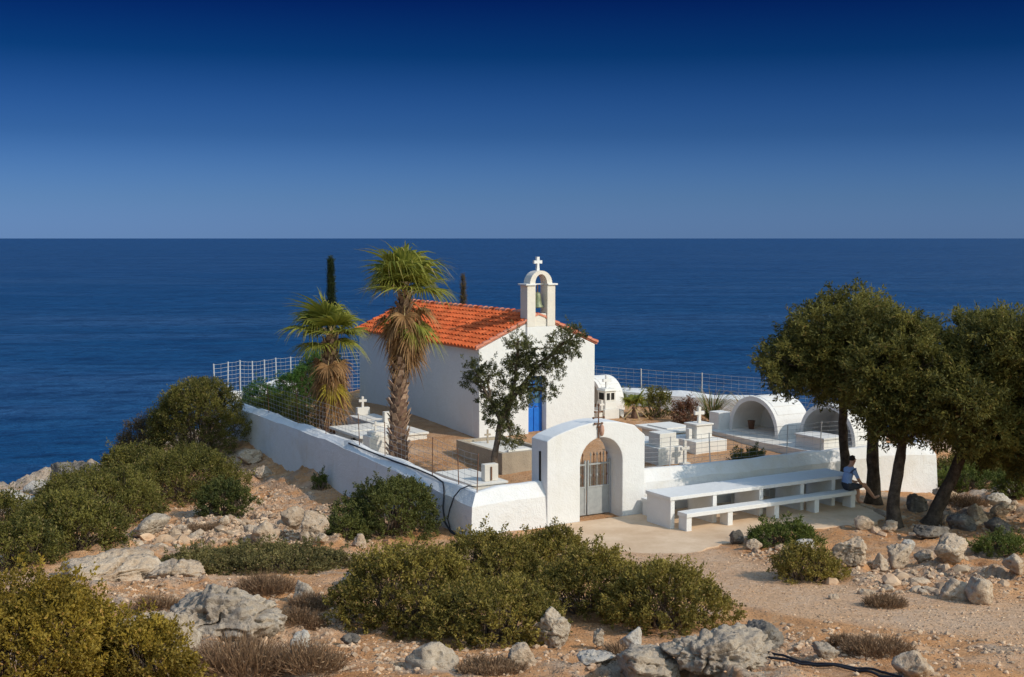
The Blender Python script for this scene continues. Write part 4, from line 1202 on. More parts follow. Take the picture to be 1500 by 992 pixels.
def fan_palm(label, x, y, z, trunk_h, r0, r1, lean, seed, greens, dead, boots=True, scale=1.0, skirt=None):
    t = thing("fan_palm", label, "palm tree", (x, y, z))
    g = np.random.default_rng(seed)
    n = 14; pts = []; rad = []
    for i in range(n + 1):
        f = i / n
        pts.append((lean[0] * f * f, lean[1] * f * f, -.15 + (trunk_h + .15) * f)); rad.append(r0 + (r1 - r0) * f + (.04 * (1 - f) ** 4) + g.uniform(-.012, .012))
    MB().tube(pts, rad, 12).build("trunk", MAT['palm_trunk'], t)
    if boots:
        m = MB(); zz = .05; k = 0
        while zz < trunk_h:
            f = zz / trunk_h; a = k * 2.399; r = r0 + (r1 - r0) * f
            c = Vector((lean[0] * f * f, lean[1] * f * f, zz)); o = Vector((math.cos(a), math.sin(a), 0)); s = Vector((-o.y, o.x, 0))
            w = .065 * g.uniform(.7, 1.3); L = .20 * g.uniform(.6, 1.35); tl = g.uniform(.30, .75)
            tipp = c + o * (r + L * tl) + Vector((0, 0, L)); base = c + o * (r - .02)
            A = [base - s * w * 1.3, base + s * w * 1.3, tipp + s * w * .7 + Vector((0, 0, .01)), tipp - s * w * .7 + Vector((0, 0, g.uniform(-.02, .03)))]
            B = [q - o * .035 - Vector((0, 0, .02)) for q in A]
            m.add(A + B, [(0, 1, 2, 3), (7, 6, 5, 4), (0, 4, 5, 1), (1, 5, 6, 2), (2, 6, 7, 3), (3, 7, 4, 0)], tint=g.random())
            zz += .026; k += 1
        m.build("boots", MAT['boot'], t, kind="stuff")
    top = Vector((lean[0], lean[1], trunk_h))
    cache = {}
    def put(name, key, args, az, dz, sc=1.0):
        if key not in cache: cache[key] = frond_data(*args[0], **args[1])
        b, st = cache[key]
        o = link(name, b, t); o.location = top + Vector((0, 0, dz)); o.rotation_euler = (0, 0, az); o.scale = (sc, sc, sc)
        q = link("stalk", st, o)
        return o
    for i, (el, az, dz, var, mk) in enumerate(greens):
        put("frond" if mk != 'frond_yel' else "yellow_frond", (round(el, 1), var, mk), ((el, .50 * scale, 1.12 * scale, seed + var * 13 + int(el * 10), mk), dict(droop=.45 + .35 * (var % 3), wind=.30 * (var - 1))), az, dz, g.uniform(.72, 1.15) * (.66 if el < -.2 and mk == 'frond' else 1.0))
    for i, (el, az, dz, var, mk) in enumerate(dead):
        put("dead_frond", (round(el, 1), var, mk), ((el, .60, .80, seed + 7 + var * 13, mk), dict(droop=.8, fold=.7, nseg=22, ragged=.4, width=.018)), az, dz, g.uniform(.8, 1.15))
    if skirt:                              # hanging dry fibres
        z0, z1, rr, nn = skirt
        k = nn; a = g.uniform(0, 2 * math.pi, k); zz = g.uniform(z0, z1, k) ; r = rr * g.uniform(.55, 1.1, k)
        C = np.stack([np.cos(a) * r + lean[0], np.sin(a) * r + lean[1], zz], -1)
        D = unit(np.stack([np.cos(a) * .18, np.sin(a) * .18, -np.ones(k)], -1) + g.normal(size=(k, 3)) * .12)
        V, F = leaf_quads(C, D, .42, .016, g)
        link("skirt", mesh_np("skirt", V, F, [MAT['frond_dry']], False, np.clip(g.normal(.4, .25, k), 0, 1)), t, kind="stuff")
    return t


g_ = np.random.default_rng(77)
gr = []
for el, n_, dz in ((1.4, 2, .25), (1.15, 4, .2), (.9, 5, .15), (.6, 6, .1), (.3, 4, .05)):
    o0 = g_.uniform(0, 6)
    for k in range(n_): gr.append((el, o0 + 2 * math.pi * k / n_ + g_.uniform(-.5, .5), dz + g_.uniform(-.12, .12), int(g_.integers(3)), 'frond'))
gr += [(-.35, R(175), -.45, 1, 'frond'), (-.45, R(-20), -.55, 2, 'frond'), (-.75, R(-35), -.6, 0, 'frond')]
dd = []
for el, n_, dz in ((-.55, 5, -.15), (-.95, 9, -.35), (-1.15, 10, -.6), (-1.35, 9, -.9)):
    o0 = g_.uniform(0, 6)
    for k in range(n_): dd.append((el, o0 + 2 * math.pi * k / n_ + g_.uniform(-.3, .3), dz + g_.uniform(-.12, .12), k % 3, 'frond_dry'))
fan_palm("tall fan palm with a shaggy brown skirt in front of the chapel's side wall", -3.32, 36.4, .2, 4.95, .27, .17, (.22, .1), 11, gr, dd, scale=1.33, skirt=(3.55, 4.7, .42, 900))
gr = []
for el, n_, dz in ((1.35, 2, .2), (1.05, 4, .12), (.75, 5, .05), (.4, 5, 0), (.05, 4, -.1)):
    o0 = g_.uniform(0, 6)
    for k in range(n_): gr.append((el, o0 + 2 * math.pi * k / n_ + g_.uniform(-.5, .5), dz + g_.uniform(-.1, .1), int(g_.integers(3)), 'frond'))
dd = []
for el, n_, dz in ((-.8, 6, -.3), (-1.1, 8, -.6), (-1.3, 9, -1.15), (-1.42, 9, -1.5)):
    o0 = g_.uniform(0, 6)
    for k in range(n_): dd.append((el, o0 + 2 * math.pi * k / n_ + g_.uniform(-.3, .3), dz + g_.uniform(-.1, .1), k % 3, 'frond_dry'))
dd.append((-1.05, R(-75), -.85, 1, 'frond_yel')); dd.append((-1.2, R(-110), -.9, 2, 'frond_yel'))
fan_palm("shorter fan palm with long orange-brown dead fronds at the side wall", -5.95, 40.6, .22, 3.35, .27, .19, (.1, 0), 23, gr, dd, scale=1.2, skirt=(1.2, 2.6, .45, 1100))
gr = [(el, az, 0, k % 3, 'frond') for k, (el, az) in enumerate([(1.2, 0), (1.0, 1.3), (.9, 2.6), (.9, 3.9), (1.0, 5.2), (.5, .6), (.5, 2.0), (.45, 3.3), (.5, 4.5), (.4, 5.8)])]
p = W(14.55, 42.0); fan_palm("dwarf fan palm spreading among the corner shrubs", p.x, p.y, .3, .45, .16, .12, (0, 0), 31, gr, [(-.4, 1, 0, 0, 'frond_dry'), (-.4, 4, 0, 1, 'frond_dry')], boots=False, scale=.95)
p = W(25.9, 36.2); fan_palm("young fan palm with a brown base before the back right wall", p.x, p.y, .4, .45, .12, .09, (0, 0), 32, [q for q in gr if q[0] > .6], [(-.6, a, 0, k % 2, 'frond_dry') for k, a in enumerate((0, 1.2, 2.5, 3.7, 5))], boots=False, scale=.62)


# ------------------------------------------------------------------ trees
def crooked(m, a, b, r0, r1, g, n=6, wob=.12, seg=7):
    a, b = Vector(a), Vector(b); L = (b - a).length; pts = []; rad = []
    for i in range(n + 1):
        f = i / n; w = wob * L * math.sin(math.pi * f) * .5
        pts.append(a.lerp(b, f) + Vector((g.normal() * w * .5, g.normal() * w * .5, g.normal() * w * .25))); rad.append(r0 + (r1 - r0) * f)
    m.tube(pts, rad, seg); return pts


def broad_tree(label, base, trunks, forks, lumps, seed, leafmat='treeleaf', dens=50, leafs=(.11, .038, .28, 26), bark='bark', flat=1.0):
    """base point; trunks = list of polylines with radii; crown = union of lumps (world coordinates)"""
    g = np.random.default_rng(seed); b = Vector(base)
    t = thing("tree", label, "tree", base)
    for pts, r0, r1 in trunks:
        n = len(pts); m = MB(); q = []
        for i in range(n - 1):
            for k in range(3): q.append(Vector(pts[i]).lerp(Vector(pts[i + 1]), k / 3) - b + Vector((g.normal(), g.normal(), 0)) * .012)
        q.append(Vector(pts[-1]) - b)
        rad = [r0 + (r1 - r0) * i / (len(q) - 1) for i in range(len(q))]; rad[0] *= 1.45; rad[1] *= 1.15
        m.tube(q, [r * (1 + g.uniform(-.07, .07)) for r in rad], 9); m.build("trunk", MAT[bark], t)
    for i, L in enumerate(lumps):
        if L[3] < .30 and i % 4 and leafmat == 'treeleaf': continue
        m = MB(); c = Vector(L[:3]) - b
        f = Vector(min(forks, key=lambda q: (Vector(q) - Vector(L[:3])).length)) - b
        pts = crooked(m, f, c, .055, .018, g, 6, .22, 6)
        for k in range(4):
            e = c + Vector((g.normal() * L[3] * .5, g.normal() * L[4] * .5, g.uniform(.0, .8) * L[5])); crooked(m, pts[4], e, .018, .005, g, 4, .25, 4)
        m.build("limb", MAT[bark], t)
    Lm = np.array([(L[0] - b.x, L[1] - b.y, L[2] - b.z, *L[3:]) for L in lumps])
    n = int(dens * sum(4 * q[3] * q[5] + 2 * q[3] * q[4] for q in Lm))
    P, N = lump_points(Lm, n, g, keep=.55, lower=-.95, amp=.45, sprig=.16)
    V, F, tv = tufts(P, N, leafs[3], leafs[2], leafs[0], leafs[1], g, .30, .7, .05)
    link("crown", mesh_np("crown", V, F, [MAT[leafmat]], False, tv), t)
    return t


def mklumps(xz, Y, g, dy=1.1, r=(.55, .8), rows=2):
    out = []
    for x, z in xz:
        for k in range(rows):
            rr = g.uniform(*r); out.append((x + g.normal() * .12, Y + (k - (rows - 1) / 2) * dy + g.normal() * .25, z + g.normal() * .1, rr, rr, rr * .82))
    return out


g_ = np.random.default_rng(5)
LA0 = ([(7.10, 3.62), (7.45, 4.16), (7.83, 4.58), (8.61, 4.74), (8.0, 3.72), (8.78, 4.15), (7.5, 3.42), (8.4, 3.22), (9.3, 4.50)])
def ragged(xz, Y, g, dys, r, n_small):
    """crown of big lumps, with many small ones breaking its outline"""
    out = []
    for x, z in xz:
        for dy in dys:
            rr = g.uniform(*r); out.append((x + g.normal() * .15, Y + dy + g.normal() * .25, z + g.normal() * .12, rr, rr, rr * .8))
    big = list(out)
    for k in range(n_small):
        b = big[g.integers(len(big))]; d = unit(g.normal(size=3)); rr = g.uniform(.16, .34)
        out.append((b[0] + d[0] * b[3] * 1.02, b[1] + d[1] * b[4] * 1.02, b[2] + d[2] * b[5] * 1.05, rr, rr, rr * .8))
    return out


LA = ragged(LA0, 32.2, g_, (-.9, .5), (.42, .66), 60)
gA = gz(8.9, 33.1)
broad_tree("left carob-like tree with a broad dark crown over the end of the table", (8.95, 33.0, gA),
           [([(8.92, 33.15, gA - .1), (8.86, 33.15, .9), (8.75, 33.1, 1.7), (8.72, 33.0, 2.4), (8.5, 32.9, 3.2)], .15, .09), ([(9.42, 32.4, gA - .1), (9.40, 32.45, .8), (9.36, 32.5, 1.6), (9.42, 32.6, 2.3), (9.3, 32.6, 3.3)], .19, .10)],
           [(8.72, 33.0, 2.4), (8.5, 32.9, 3.2), (9.42, 32.6, 2.3), (9.3, 32.6, 3.3)], LA, 41)
LB = ragged([(9.22, 3.93), (9.55, 4.0), (9.22, 2.93), (9.97, 3.26), (9.72, 2.32), (8.75, 3.35), (9.50, 4.38), (9.0, 2.80), (8.4, 3.3), (8.5, 3.8)], 30.4, g_, (-.8, .5), (.42, .66), 60)
gB = gz(9.06, 29.5)
broad_tree("middle tree of the right group with its trunk nearest the bare earth", (9.06, 29.5, gB),
           [([(9.06, 29.5, gB - .1), (9.10, 29.7, .7), (9.28, 29.95, 1.35), (9.42, 30.2, 1.9), (9.5, 30.6, 3.0)], .17, .09)],
           [(9.42, 30.2, 1.9), (9.5, 30.6, 3.0)], LB, 42)
LC = ragged([(10.95, 3.85), (11.25, 4.35), (11.75, 4.30), (11.05, 3.32), (11.87, 3.32), (10.72, 2.45), (11.54, 2.20), (12.2, 1.85), (11.7, 1.75), (12.9, 1.75), (12.86, 3.98), (13.02, 2.66), (10.47, 3.32), (10.1, 2.9)], 29.9, g_, (-1.1, .2, 1.0), (.45, .70), 80) + ragged([(13.4, 3.3), (14.2, 3.4), (13.0, 3.9), (14.0, 2.6), (12.9, 2.4)], 27.9, g_, (-.7, .6), (.6, .8), 20)
gC = gz(10.0, 29.7)
broad_tree("rightmost tree on a single leaning trunk, its crown cut by the right edge", (10.0, 29.7, gC),
           [([(10.0, 29.7, gC - .1), (10.25, 29.75, .55), (10.62, 29.9, 1.25), (10.95, 30.1, 1.9), (11.3, 30.4, 3.0)], .19, .10)],
           [(10.95, 30.1, 1.9), (11.3, 30.4, 3.0)], LC, 43)
YT = [(-1.1, 2.91), (-0.69, 2.36), (-0.15, 2.25), (-0.40, 1.75), (-0.04, 3.22), (0.33, 3.77), (0.73, 3.04), (1.19, 3.58), (1.68, 3.75), (1.39, 4.15), (0.37, 2.58), (1.0, 2.62), (0.13, 4.22), (1.61, 4.30), (-0.27, 2.76), (0.27, 3.22), (-0.64, 3.04), (0.82, 3.49), (-.95, 3.2), (-.05, 1.55), (1.35, 3.2)]
LY = mklumps(YT, 33.8, g_, dy=.5, r=(.19, .32), rows=1)
gY = gz(-.52, 33.8)
broad_tree("small sparse dark juniper tree growing in the churchyard before the chapel front", (-.52, 33.8, gY),
           [([(-.52, 33.8, gY - .1), (-.48, 33.8, .9), (-.34, 33.8, 1.7), (-.15, 33.85, 2.3)], .10, .07), ([(-.15, 33.85, 2.25), (.25, 33.9, 2.8), (.55, 33.9, 3.2), (1.1, 33.9, 3.7)], .07, .03), ([(-.16, 33.85, 2.2), (.05, 33.8, 2.9), (.15, 33.8, 3.6), (.15, 33.8, 4.1)], .06, .025), ([(-.3, 33.8, 1.9), (-.6, 33.75, 2.5), (-.85, 33.7, 2.9)], .05, .02)],
           [(.25, 33.9, 2.8), (1.1, 33.9, 3.7), (.15, 33.8, 3.6), (-.6, 33.75, 2.5), (-.15, 33.85, 2.3)], LY, 44, 'needle', 200, (.060, .022, .12, 22), 'bark_grey')


def cypress(label, x, y, h, r, seed, mat='cypress', dens=1.0):
    g = np.random.default_rng(seed); z = gz(x, y); t = thing("cypress_tree", label, "tree", (x, y, z))
    MB().tube([(0, 0, -.1), (.02, 0, h * .5), (0, .02, h * .92)], [.09, .05, .012], 7).build("trunk", MAT['bark_grey'], t)
    n = int(1500 * dens); f = g.random(n) ** .8; a = g.uniform(0, 2 * math.pi, n)
    rr = r * np.clip(1.05 - f ** 1.6, .05, 1) * np.clip(f * 6, .3, 1) * g.uniform(.6, 1.1, n) * (1 + .25 * np.sin(f * 23 + a * 2))
    P = np.stack([np.cos(a) * rr, np.sin(a) * rr, .25 + f * (h - .25)], -1); N = np.stack([np.cos(a) * .4, np.sin(a) * .4, np.ones(n)], -1)
    V, F, tv = tufts(P, N, 12, .20, .075, .022, g, .5, .35)
    link("crown", mesh_np("crown", V, F, [MAT[mat]], False, tv), t); return t


cypress("dark slender cypress rising behind the shorter palm", -7.45, 52.0, 5.6, .21, 71)
cypress("thin sparse cypress tip showing above the chapel roof ridge", -2.16, 56.0, 5.3, .14, 72, 'brownleaf', .35)

# ------------------------------------------------------------------ boulders and stones
def ico(sub):
    bm = bmesh.new(); bmesh.ops.create_icosphere(bm, subdivisions=sub, radius=1)
    V = np.array([v.co[:] for v in bm.verts]); F = np.array([[v.index for v in f.verts] for f in bm.faces]); bm.free(); return V, F


ICO = {k: ico(k) for k in (1, 2, 4, 5, 6)}


def rock_shape(seed, sub, sx, sy, sz, rough=.22, cuts=9, sharp=.8):
    """broken limestone: a ball cut by planes; the big ones get clefts, ledges and pits"""
    g = np.random.default_rng(seed); V, F = ICO[sub]; V = V.copy()
    d = V / np.linalg.norm(V, axis=1, keepdims=True); o = g.uniform(0, 40, 3)
    dw = unit(d + .16 * np.stack([fbm(d * 1.8 + o + 3 * k, 3) for k in range(3)], -1)) if sub >= 4 else d
    r = np.full(len(V), 1.12)
    for k in range(cuts):
        n = unit(g.normal(size=3) * np.array([1, 1, .8])); off = g.uniform(.48, .86); c = dw @ n
        r = np.where(c > 1e-3, np.minimum(r, np.maximum(off / np.maximum(c, 1e-3), .3)), r)
    r = r * sharp + .85 * (1 - sharp)
    V = d * r[:, None] * np.array([sx, sy, sz])
    if sub >= 4:
        m = max(sx, sz)
        q = V / m
        a = fbm(q * 1.6 + o, 4); rg = fbm(q * 3.4 + o + 7, 5, True); cl = np.abs(vnoise(q * 2.6 * np.array([1, 1, 1.7]) + o + 21)); led = vnoise(q * np.array([1.2, 1.2, 6.5]) + o + 5)
        pit = vnoise(q * 8.5 + o + 13); pit2 = vnoise(q * 15 + o + 43); fine = fbm(q * 20 + o, 3)
        disp = m * rough * (.40 * a + .20 * (rg - .35) + .20 * led) - m * rough * .55 * np.exp(-(cl / .045) ** 2) - m * rough * .75 * np.clip(pit - .30, 0, 1) - m * rough * .45 * np.clip(pit2 - .3, 0, 1) + m * rough * .13 * fine
        V = V + d * disp[:, None]
    else:
        V = V * (1 + .12 * vnoise(d * 1.7 + o))[:, None]
    return V, F


BOULDERS = [
    (-4.2, 17.9, 2.2, 0.95, 'g', "big pitted grey limestone outcrop below the mat of low shrub", 6),
    (-4.5, 15.7, 1.3, 0.78, 'g', "grey outcrop at the edge of the yellow-green corner bush", 6),
    (-7.5, 22.9, 2.5, 0.52, 't', "broad tan rock shelf left of the path", 5),
    (-6.1, 22.9, 1.5, 0.36, 't', "tan rock shelf touching the low shrub mat", 5),
    (-8.2, 28.3, 0.98, 0.42, 'g', "flat grey boulder in front of the left slope bushes", 4),
    (-5.35, 27.0, 0.86, 0.55, 't', "pale tan boulder, leftmost of three above the shrub mat", 4),
    (-4.41, 27.5, 0.86, 0.68, 't', "large pale tan boulder, rightmost of three above the shrub mat", 4),
    (-5.0, 28.5, 0.75, 0.60, 't', "tan boulder in the middle of three above the shrub mat", 4),
    (0.55, 17.35, 0.62, 0.60, 'g', "round grey boulder at the front edge of the thicket", 5),
    (-0.96, 15.7, 0.72, 0.37, 'g', "dark-sided grey boulder at the bottom edge left of centre", 4),
    (-2.85, 16.5, 0.30, 0.37, 'w', "pale upright stone right of the pitted outcrop", 4),
    (-2.23, 17.05, 0.40, 0.18, 'd', "small bluish dark stone left of the thicket", 4),
    (0.13, 15.8, 0.54, 0.32, 't', "tan split stone at the bottom edge below the round boulder", 4),
    (1.67, 17.0, 0.38, 0.33, 'w', "white-flecked stone under the right half of the thicket", 4),
    (-3.45, 20.25, 0.42, 0.36, 'g', "grey stone standing at the edge of the left path", 4),
    (1.20, 17.1, 0.25, 0.31, 'g', "narrow grey stone between the round boulder and the white-flecked stone", 4),
    (2.50, 15.1, 1.60, 0.46, 'g', "large grey outcrop at the bottom edge right of centre", 6),
    (1.65, 15.2, 1.0, 0.38, 'g', "grey outcrop at the bottom edge touching the larger one", 5),
    (3.45, 17.3, 0.80, 0.48, 'd', "jagged dark rock at the right tip of the thicket", 5),
    (4.24, 16.6, 0.48, 0.24, 'g', "low grey stone beside the black hoses", 4),
    (5.05, 15.4, 0.56, 0.36, 't', "pale tan block at the bottom edge by the hose ends", 4),
    (6.71, 24.3, 0.82, 0.57, 't', "big rounded tan boulder at the left of the heap", 5),
    (7.23, 24.3, 0.52, 0.39, 't', "tan boulder leaning on the big rounded one", 4),
    (7.70, 24.7, 0.69, 0.53, 't', "tan boulder in the middle of the heap", 4),
    (8.46, 26.5, 0.37, 0.28, 'w', "small white boulder at the back of the heap", 4),
    (8.6, 24.5, 0.85, 0.50, 't', "large slanting slab at the right of the heap", 4),
    (7.68, 21.5, 0.57, 0.38, 't', "angular tan block, left of the pair below the heap", 4),
    (8.05, 21.2, 0.60, 0.46, 't', "angular tan block, right of the pair below the heap", 4),
    (9.37, 23.1, 0.55, 0.36, 't', "tan boulder alone at the right edge", 4),
    (4.94, 27.5, 0.36, 0.33, 'd', "dark stone at the terrace edge beside the nearest bench leg", 4),
    (6.27, 26.5, 0.62, 0.25, 'w', "flat white stone between the two small green bushes", 4),
    (5.22, 26.9, 0.40, 0.25, 't', "small tan stone beside the dark terrace-edge stone", 4),
    (10.25, 31.5, 0.62, 0.55, 'd', "round dark boulder in the shade before the wall end", 4),
    (-13.4, 38.2, 2.1, 1.15, 'd', "dark weathered crag standing up on the left slope", 6),
    (-15.4, 38.6, 1.7, .62, 'w', "pale shore rock at the far left edge", 5),
    (-14.9, 40.6, 1.9, 0.45, 'w', "pale shore rock left of the dark crag", 5),
    (-8.5, 39.9, 0.95, 0.5, 't', "shaded tan rock at the sea end of the side wall", 4),
    (11.34, 30.3, 0.75, 0.5, 't', "pale tan boulder right of the leaning trunk", 4),
    (-3.25, 26.65, 0.35, 0.31, 't', "pinkish block at the right end of the shrub mat", 4),
    (-2.75, 21.6, 0.95, 0.30, 'g', "low grey slab lying beside the left path", 4),
    (-7.7, 38.3, 0.65, 0.34, 't', "tan stone in the shade below the side wall", 4),
    (-17.1, 42.5, 1.6, 0.40, 'w', "pale shore rock farthest left above the sea", 5),
    (-4.1, 26.8, 0.44, 0.28, 't', "small tan stone beside the rightmost large boulder", 4),
    (9.27, 27.8, 0.9, 0.36, 'd', "dark shaded boulder under the middle tree", 4),
    (8.19, 28.9, 0.56, 0.36, 't', "tan stone at the right end of the terrace", 4),
    (8.75, 28.8, 0.48, 0.30, 't', "tan stone second from the terrace's right end", 4),
    (10.44, 28.9, 0.8, 0.42, 'd', "dark stone at the foot of the leaning trunk", 4),
    (11.1, 28.3, 0.76, 0.38, 'd', "dark stone right of the leaning trunk", 4),
    (1.03, 15.7, 0.52, 0.18, 'w', "flat white stone at the bottom edge of the thicket", 4),
    (12.1, 30.6, 0.68, 0.36, 't', "tan stone at the right edge above the shade", 4),
    (8.33, 25.1, 0.48, 0.34, 't', "tan stone propped behind the slanting slab", 4),
    (12.6, 32.2, .8, .35, 'w', "pale rock among the dry growth at the right edge", 4),
    (13.9, 35.0, .9, .4, 'w', "pale rock between the low right-hand bushes", 4),
    (11.6, 33.4, .7, .35, 't', "tan rock beyond the leaning trunk", 4),
]
for i, (x, y, w, h, tone, lab, sub) in enumerate(BOULDERS):
    sd = 900 + i * 3
    flat = h / w
    V, F = rock_shape(sd, sub, w * .50, w * .42, h * .62, .32 if sub > 5 else .24, 14 if sub < 6 else 12, 1.0 if sub < 5 else .92)
    zt = V[:, 2].max(); V[:, 2] += h * .96 - zt                        # sunk in the earth, top at its height
    o = link("boulder", mesh_np("boulder", V, F, [MAT['rock_' + tone]], sub >= 4))
    o.location = (x, y, gz(x, y)); tag(o, lab, "rock")
for x_, y_, z_, w_, sd, lab in ((13.62, 43.5, 1.12, .75, 5, "whitewashed rock on the sea end of the side wall, nearer the bush"), (14.25, 43.6, 1.18, .55, 8, "whitewashed rock on the sea end of the side wall, nearer the shrubs")):
    V, F = rock_shape(sd, 4, w_ * .5, w_ * .45, w_ * .38, .2); p = W(x_, y_, z_)
    o = link("boulder", mesh_np("boulder", V, F, [MAT['rock_white']], True)); o.location = p; tag(o, lab, "rock")

# countable loose stones (shared shapes), then the fine rubble as one mass
STONE = []
for k in range(10):
    V, F = rock_shape(40 + k, 2, .5, .42, .36, .2, 10, 1.0)
    for tone in ('rubble', 'rock_t', 'rubble'):
        STONE.append(mesh_np("stone", V, F, [MAT[tone]], False, np.full(len(F), (k * .37) % 1)))


def scatter(n, areas, rs):
    """areas: (cx, cy, rx, ry, weight)"""
    w = np.array([a[4] for a in areas], float); out = []
    while len(out) < n:
        a = areas[rs.choice(len(areas), p=w / w.sum())]
        q = rs.normal(size=2) * .5
        x, y = a[0] + q[0] * a[2], a[1] + q[1] * a[3]
        u = C30 * x + S30 * y; v = -S30 * x + C30 * y
        if u > 13.1 and v > 21.6 and u < 29 and not (v < 24 and u > 23.2): continue
        out.append((x, y))
    return np.array(out)


rs = np.random.RandomState(8)
SETS = [("stones in the rubble slope left of the wall", "loose pale stone in the rubble slope between the left bushes and the shrub mat", 150, [(-6.6, 28.6, 1.7, 1.6, 2), (-5.5, 30.0, 1.7, 1.3, 1), (-7.6, 27.2, 1.0, .9, 1)], (.14, .46)),
        ("stones around the boulder heap", "loose tan stone lying around the heap of boulders on the right", 72, [(7.8, 23.4, 1.6, 1.5, 2), (7.0, 22.2, 1.3, .9, 1), (5.9, 26.6, .8, .4, .6)], (.10, .38)),
        ("stones on the near earth", "loose stone on the bare orange earth of the foreground", 38, [(-1.2, 16.0, 2.6, .9, 1), (-2.8, 17.8, 1.0, 1.5, 1), (4.2, 16.2, 1.6, .9, 1), (-5.2, 21.0, 1.2, 1.2, .7)], (.06, .16)),
        ("stones under the right-hand trees", "loose stone in the dry ground under and beyond the right-hand trees", 48, [(10.2, 29.3, 1.8, .9, 2), (12.4, 32.5, 1.8, 2.2, 1.4), (8.6, 28.6, .8, .4, .7)], (.12, .36))]
for grp, lab, n, areas, (s0, s1) in SETS:
    P = scatter(n, areas, rs)
    Z = ground(P[:, 0], P[:, 1])[0]
    for k in range(n):
        o = bpy.data.objects.new("stone", STONE[rs.randint(len(STONE))]); COL.objects.link(o)
        s = s0 + (s1 - s0) * rs.rand() ** 2
        o.location = (P[k, 0], P[k, 1], Z[k] + s * .06); o.rotation_euler = (rs.uniform(-.4, .4), rs.uniform(-.4, .4), rs.uniform(0, 6.28))
        o.scale = (s * rs.uniform(.8, 1.3), s * rs.uniform(.8, 1.2), s * rs.uniform(.7, 1.1))
        tag(o, lab, "stone", grp)
allv = []; allf = []; allt = []; nv = 0
P = scatter(24000, [(-6.5, 28.6, 2.4, 2.0, 5), (-5.6, 30.8, 2.4, 2.2, 3), (-7.2, 34, 2.0, 2.5, 1.5), (7.6, 23.0, 2.6, 2.2, 2), (-1.2, 16.2, 3.6, 1.2, 1.4), (-3.2, 18.5, 1.8, 3.0, 1.2), (4.6, 17.2, 2.6, 1.4, 1.2), (7.5, 19.5, 2.8, 2.0, 1.0), (11, 30, 3, 2.5, 1.2), (-6, 21.5, 2.0, 2.0, .8), (5.4, 25.6, 2.0, 1.2, .7), (-8, 36, 2.0, 4, .5), (0, 25.6, 4, 1.2, .35)], rs)
Z, _, PM, _, _ = ground(P[:, 0], P[:, 1])
base = [rock_shape(70 + k, 1, .5, .42, .36, .2, 6, .9) for k in range(8)]
for k in range(len(P)):
    V, F = base[k % 8]
    s = (.016 + .13 * rs.rand() ** 3.6) * (.55 if PM[k] > .5 else 1.0); a = rs.uniform(0, 6.28); c, sn = math.cos(a), math.sin(a)
    Vr = np.stack([V[:, 0] * c - V[:, 1] * sn, V[:, 0] * sn + V[:, 1] * c, V[:, 2] * rs.uniform(.6, 1.1)], -1) * s + np.array([P[k, 0], P[k, 1], Z[k] + s * .02])
    allv.append(Vr); allf.append(F + nv); nv += len(V); allt.append(np.full(len(F), rs.rand()))
link("rubble", mesh_np("rubble", np.concatenate(allv), np.concatenate(allf), [MAT['rubble']], False, np.concatenate(allt)), kind="stuff")
allv = []; allf = []; allt = []; nv = 0
n_ = 15000
P = np.stack([rs.uniform(-7.5, 11.0, n_), 14.5 + 12.5 * rs.rand(n_) ** 1.25], -1)
keep = (fbm(np.stack([P[:, 0] * .7, P[:, 1] * .7, P[:, 0] * 0 + 4], -1), 3) + rs.normal(size=n_) * .25) > -.05
P = P[keep & ~inside(P[:, 0], P[:, 1], [tuple(W(u, v))[:2] for u, v in out])]
Z = ground(P[:, 0], P[:, 1])[0]
for k in range(len(P)):
    V, F = base[k % 8]
    s = .010 + .034 * rs.rand() ** 2.2; a = rs.uniform(0, 6.28); c, sn = math.cos(a), math.sin(a)
    allv.append(np.stack([V[:, 0] * c - V[:, 1] * sn, V[:, 0] * sn + V[:, 1] * c, V[:, 2] * .8], -1) * s + np.array([P[k, 0], P[k, 1], Z[k] + s * .08]))
    allf.append(F + nv); nv += len(V); allt.append(np.full(len(F), rs.rand()))
link("gravel", mesh_np("gravel", np.concatenate(allv), np.concatenate(allf), [MAT['gravel']], False, np.concatenate(allt)), kind="stuff")
# dry stone edge holding the right end of the terrace
DS = thing("stone_edging", "short dry-stone edging at the right end of the terrace under the trees", "edging", W(23.2, 21.6, 0), YAW)
rr = random.Random(4)
for r_ in range(2):
    for k in range(7):
        V, F = rock_shape(200 + k + r_ * 9, 2, rr.uniform(.16, .24), .15, .085, .2, 7, .9)
        o = link("stone", mesh_np("stone", V, F, [MAT['rock_t']], False), DS); o.location = (.12 + k * .05 + r_ * .02, k * .36 - .15 + r_ * .1, -.14 + r_ * .14); o.rotation_euler = (0, 0, rr.uniform(-.3, .3) + 1.4)

# ------------------------------------------------------------------ hoses and pipe
def on_wall(v, dz=.0): return W(13.52, v, {True: 1.0}[True] + dz)
m = MB(); pts = [W(13.50, 32.5, 1.10), W(13.50, 31, 1.075), W(13.52, 29.5, 1.05), W(13.55, 28.2, 1.045), W(13.52, 27.2, 1.03), W(13.46, 26.6, .99), W(13.36, 26.35, .80), W(13.28, 26.25, .45), W(13.25, 26.1, .15), W(13.2, 25.7, .0), W(13.15, 25.2, .0), W(13.2, 24.7, .02)]
m.tube(pts, .022, 6); tag(m.build("hose", MAT['rubber']), "black hose lying along the side wall's crest and dropping down its corner", "hose")
m = MB(); pts = [W(13.75, 25.5, 1.04), W(13.62, 25.62, 1.06), W(13.46, 25.72, .98), W(13.34, 25.8, .80), W(13.29, 25.92, .5), W(13.27, 26.0, .25), W(13.24, 25.8, .03), W(13.18, 25.3, .0)]
m.tube(pts, .016, 6); tag(m.build("cable", MAT['rubber']), "thin black cable looping over the wall corner beside the hose", "cable")
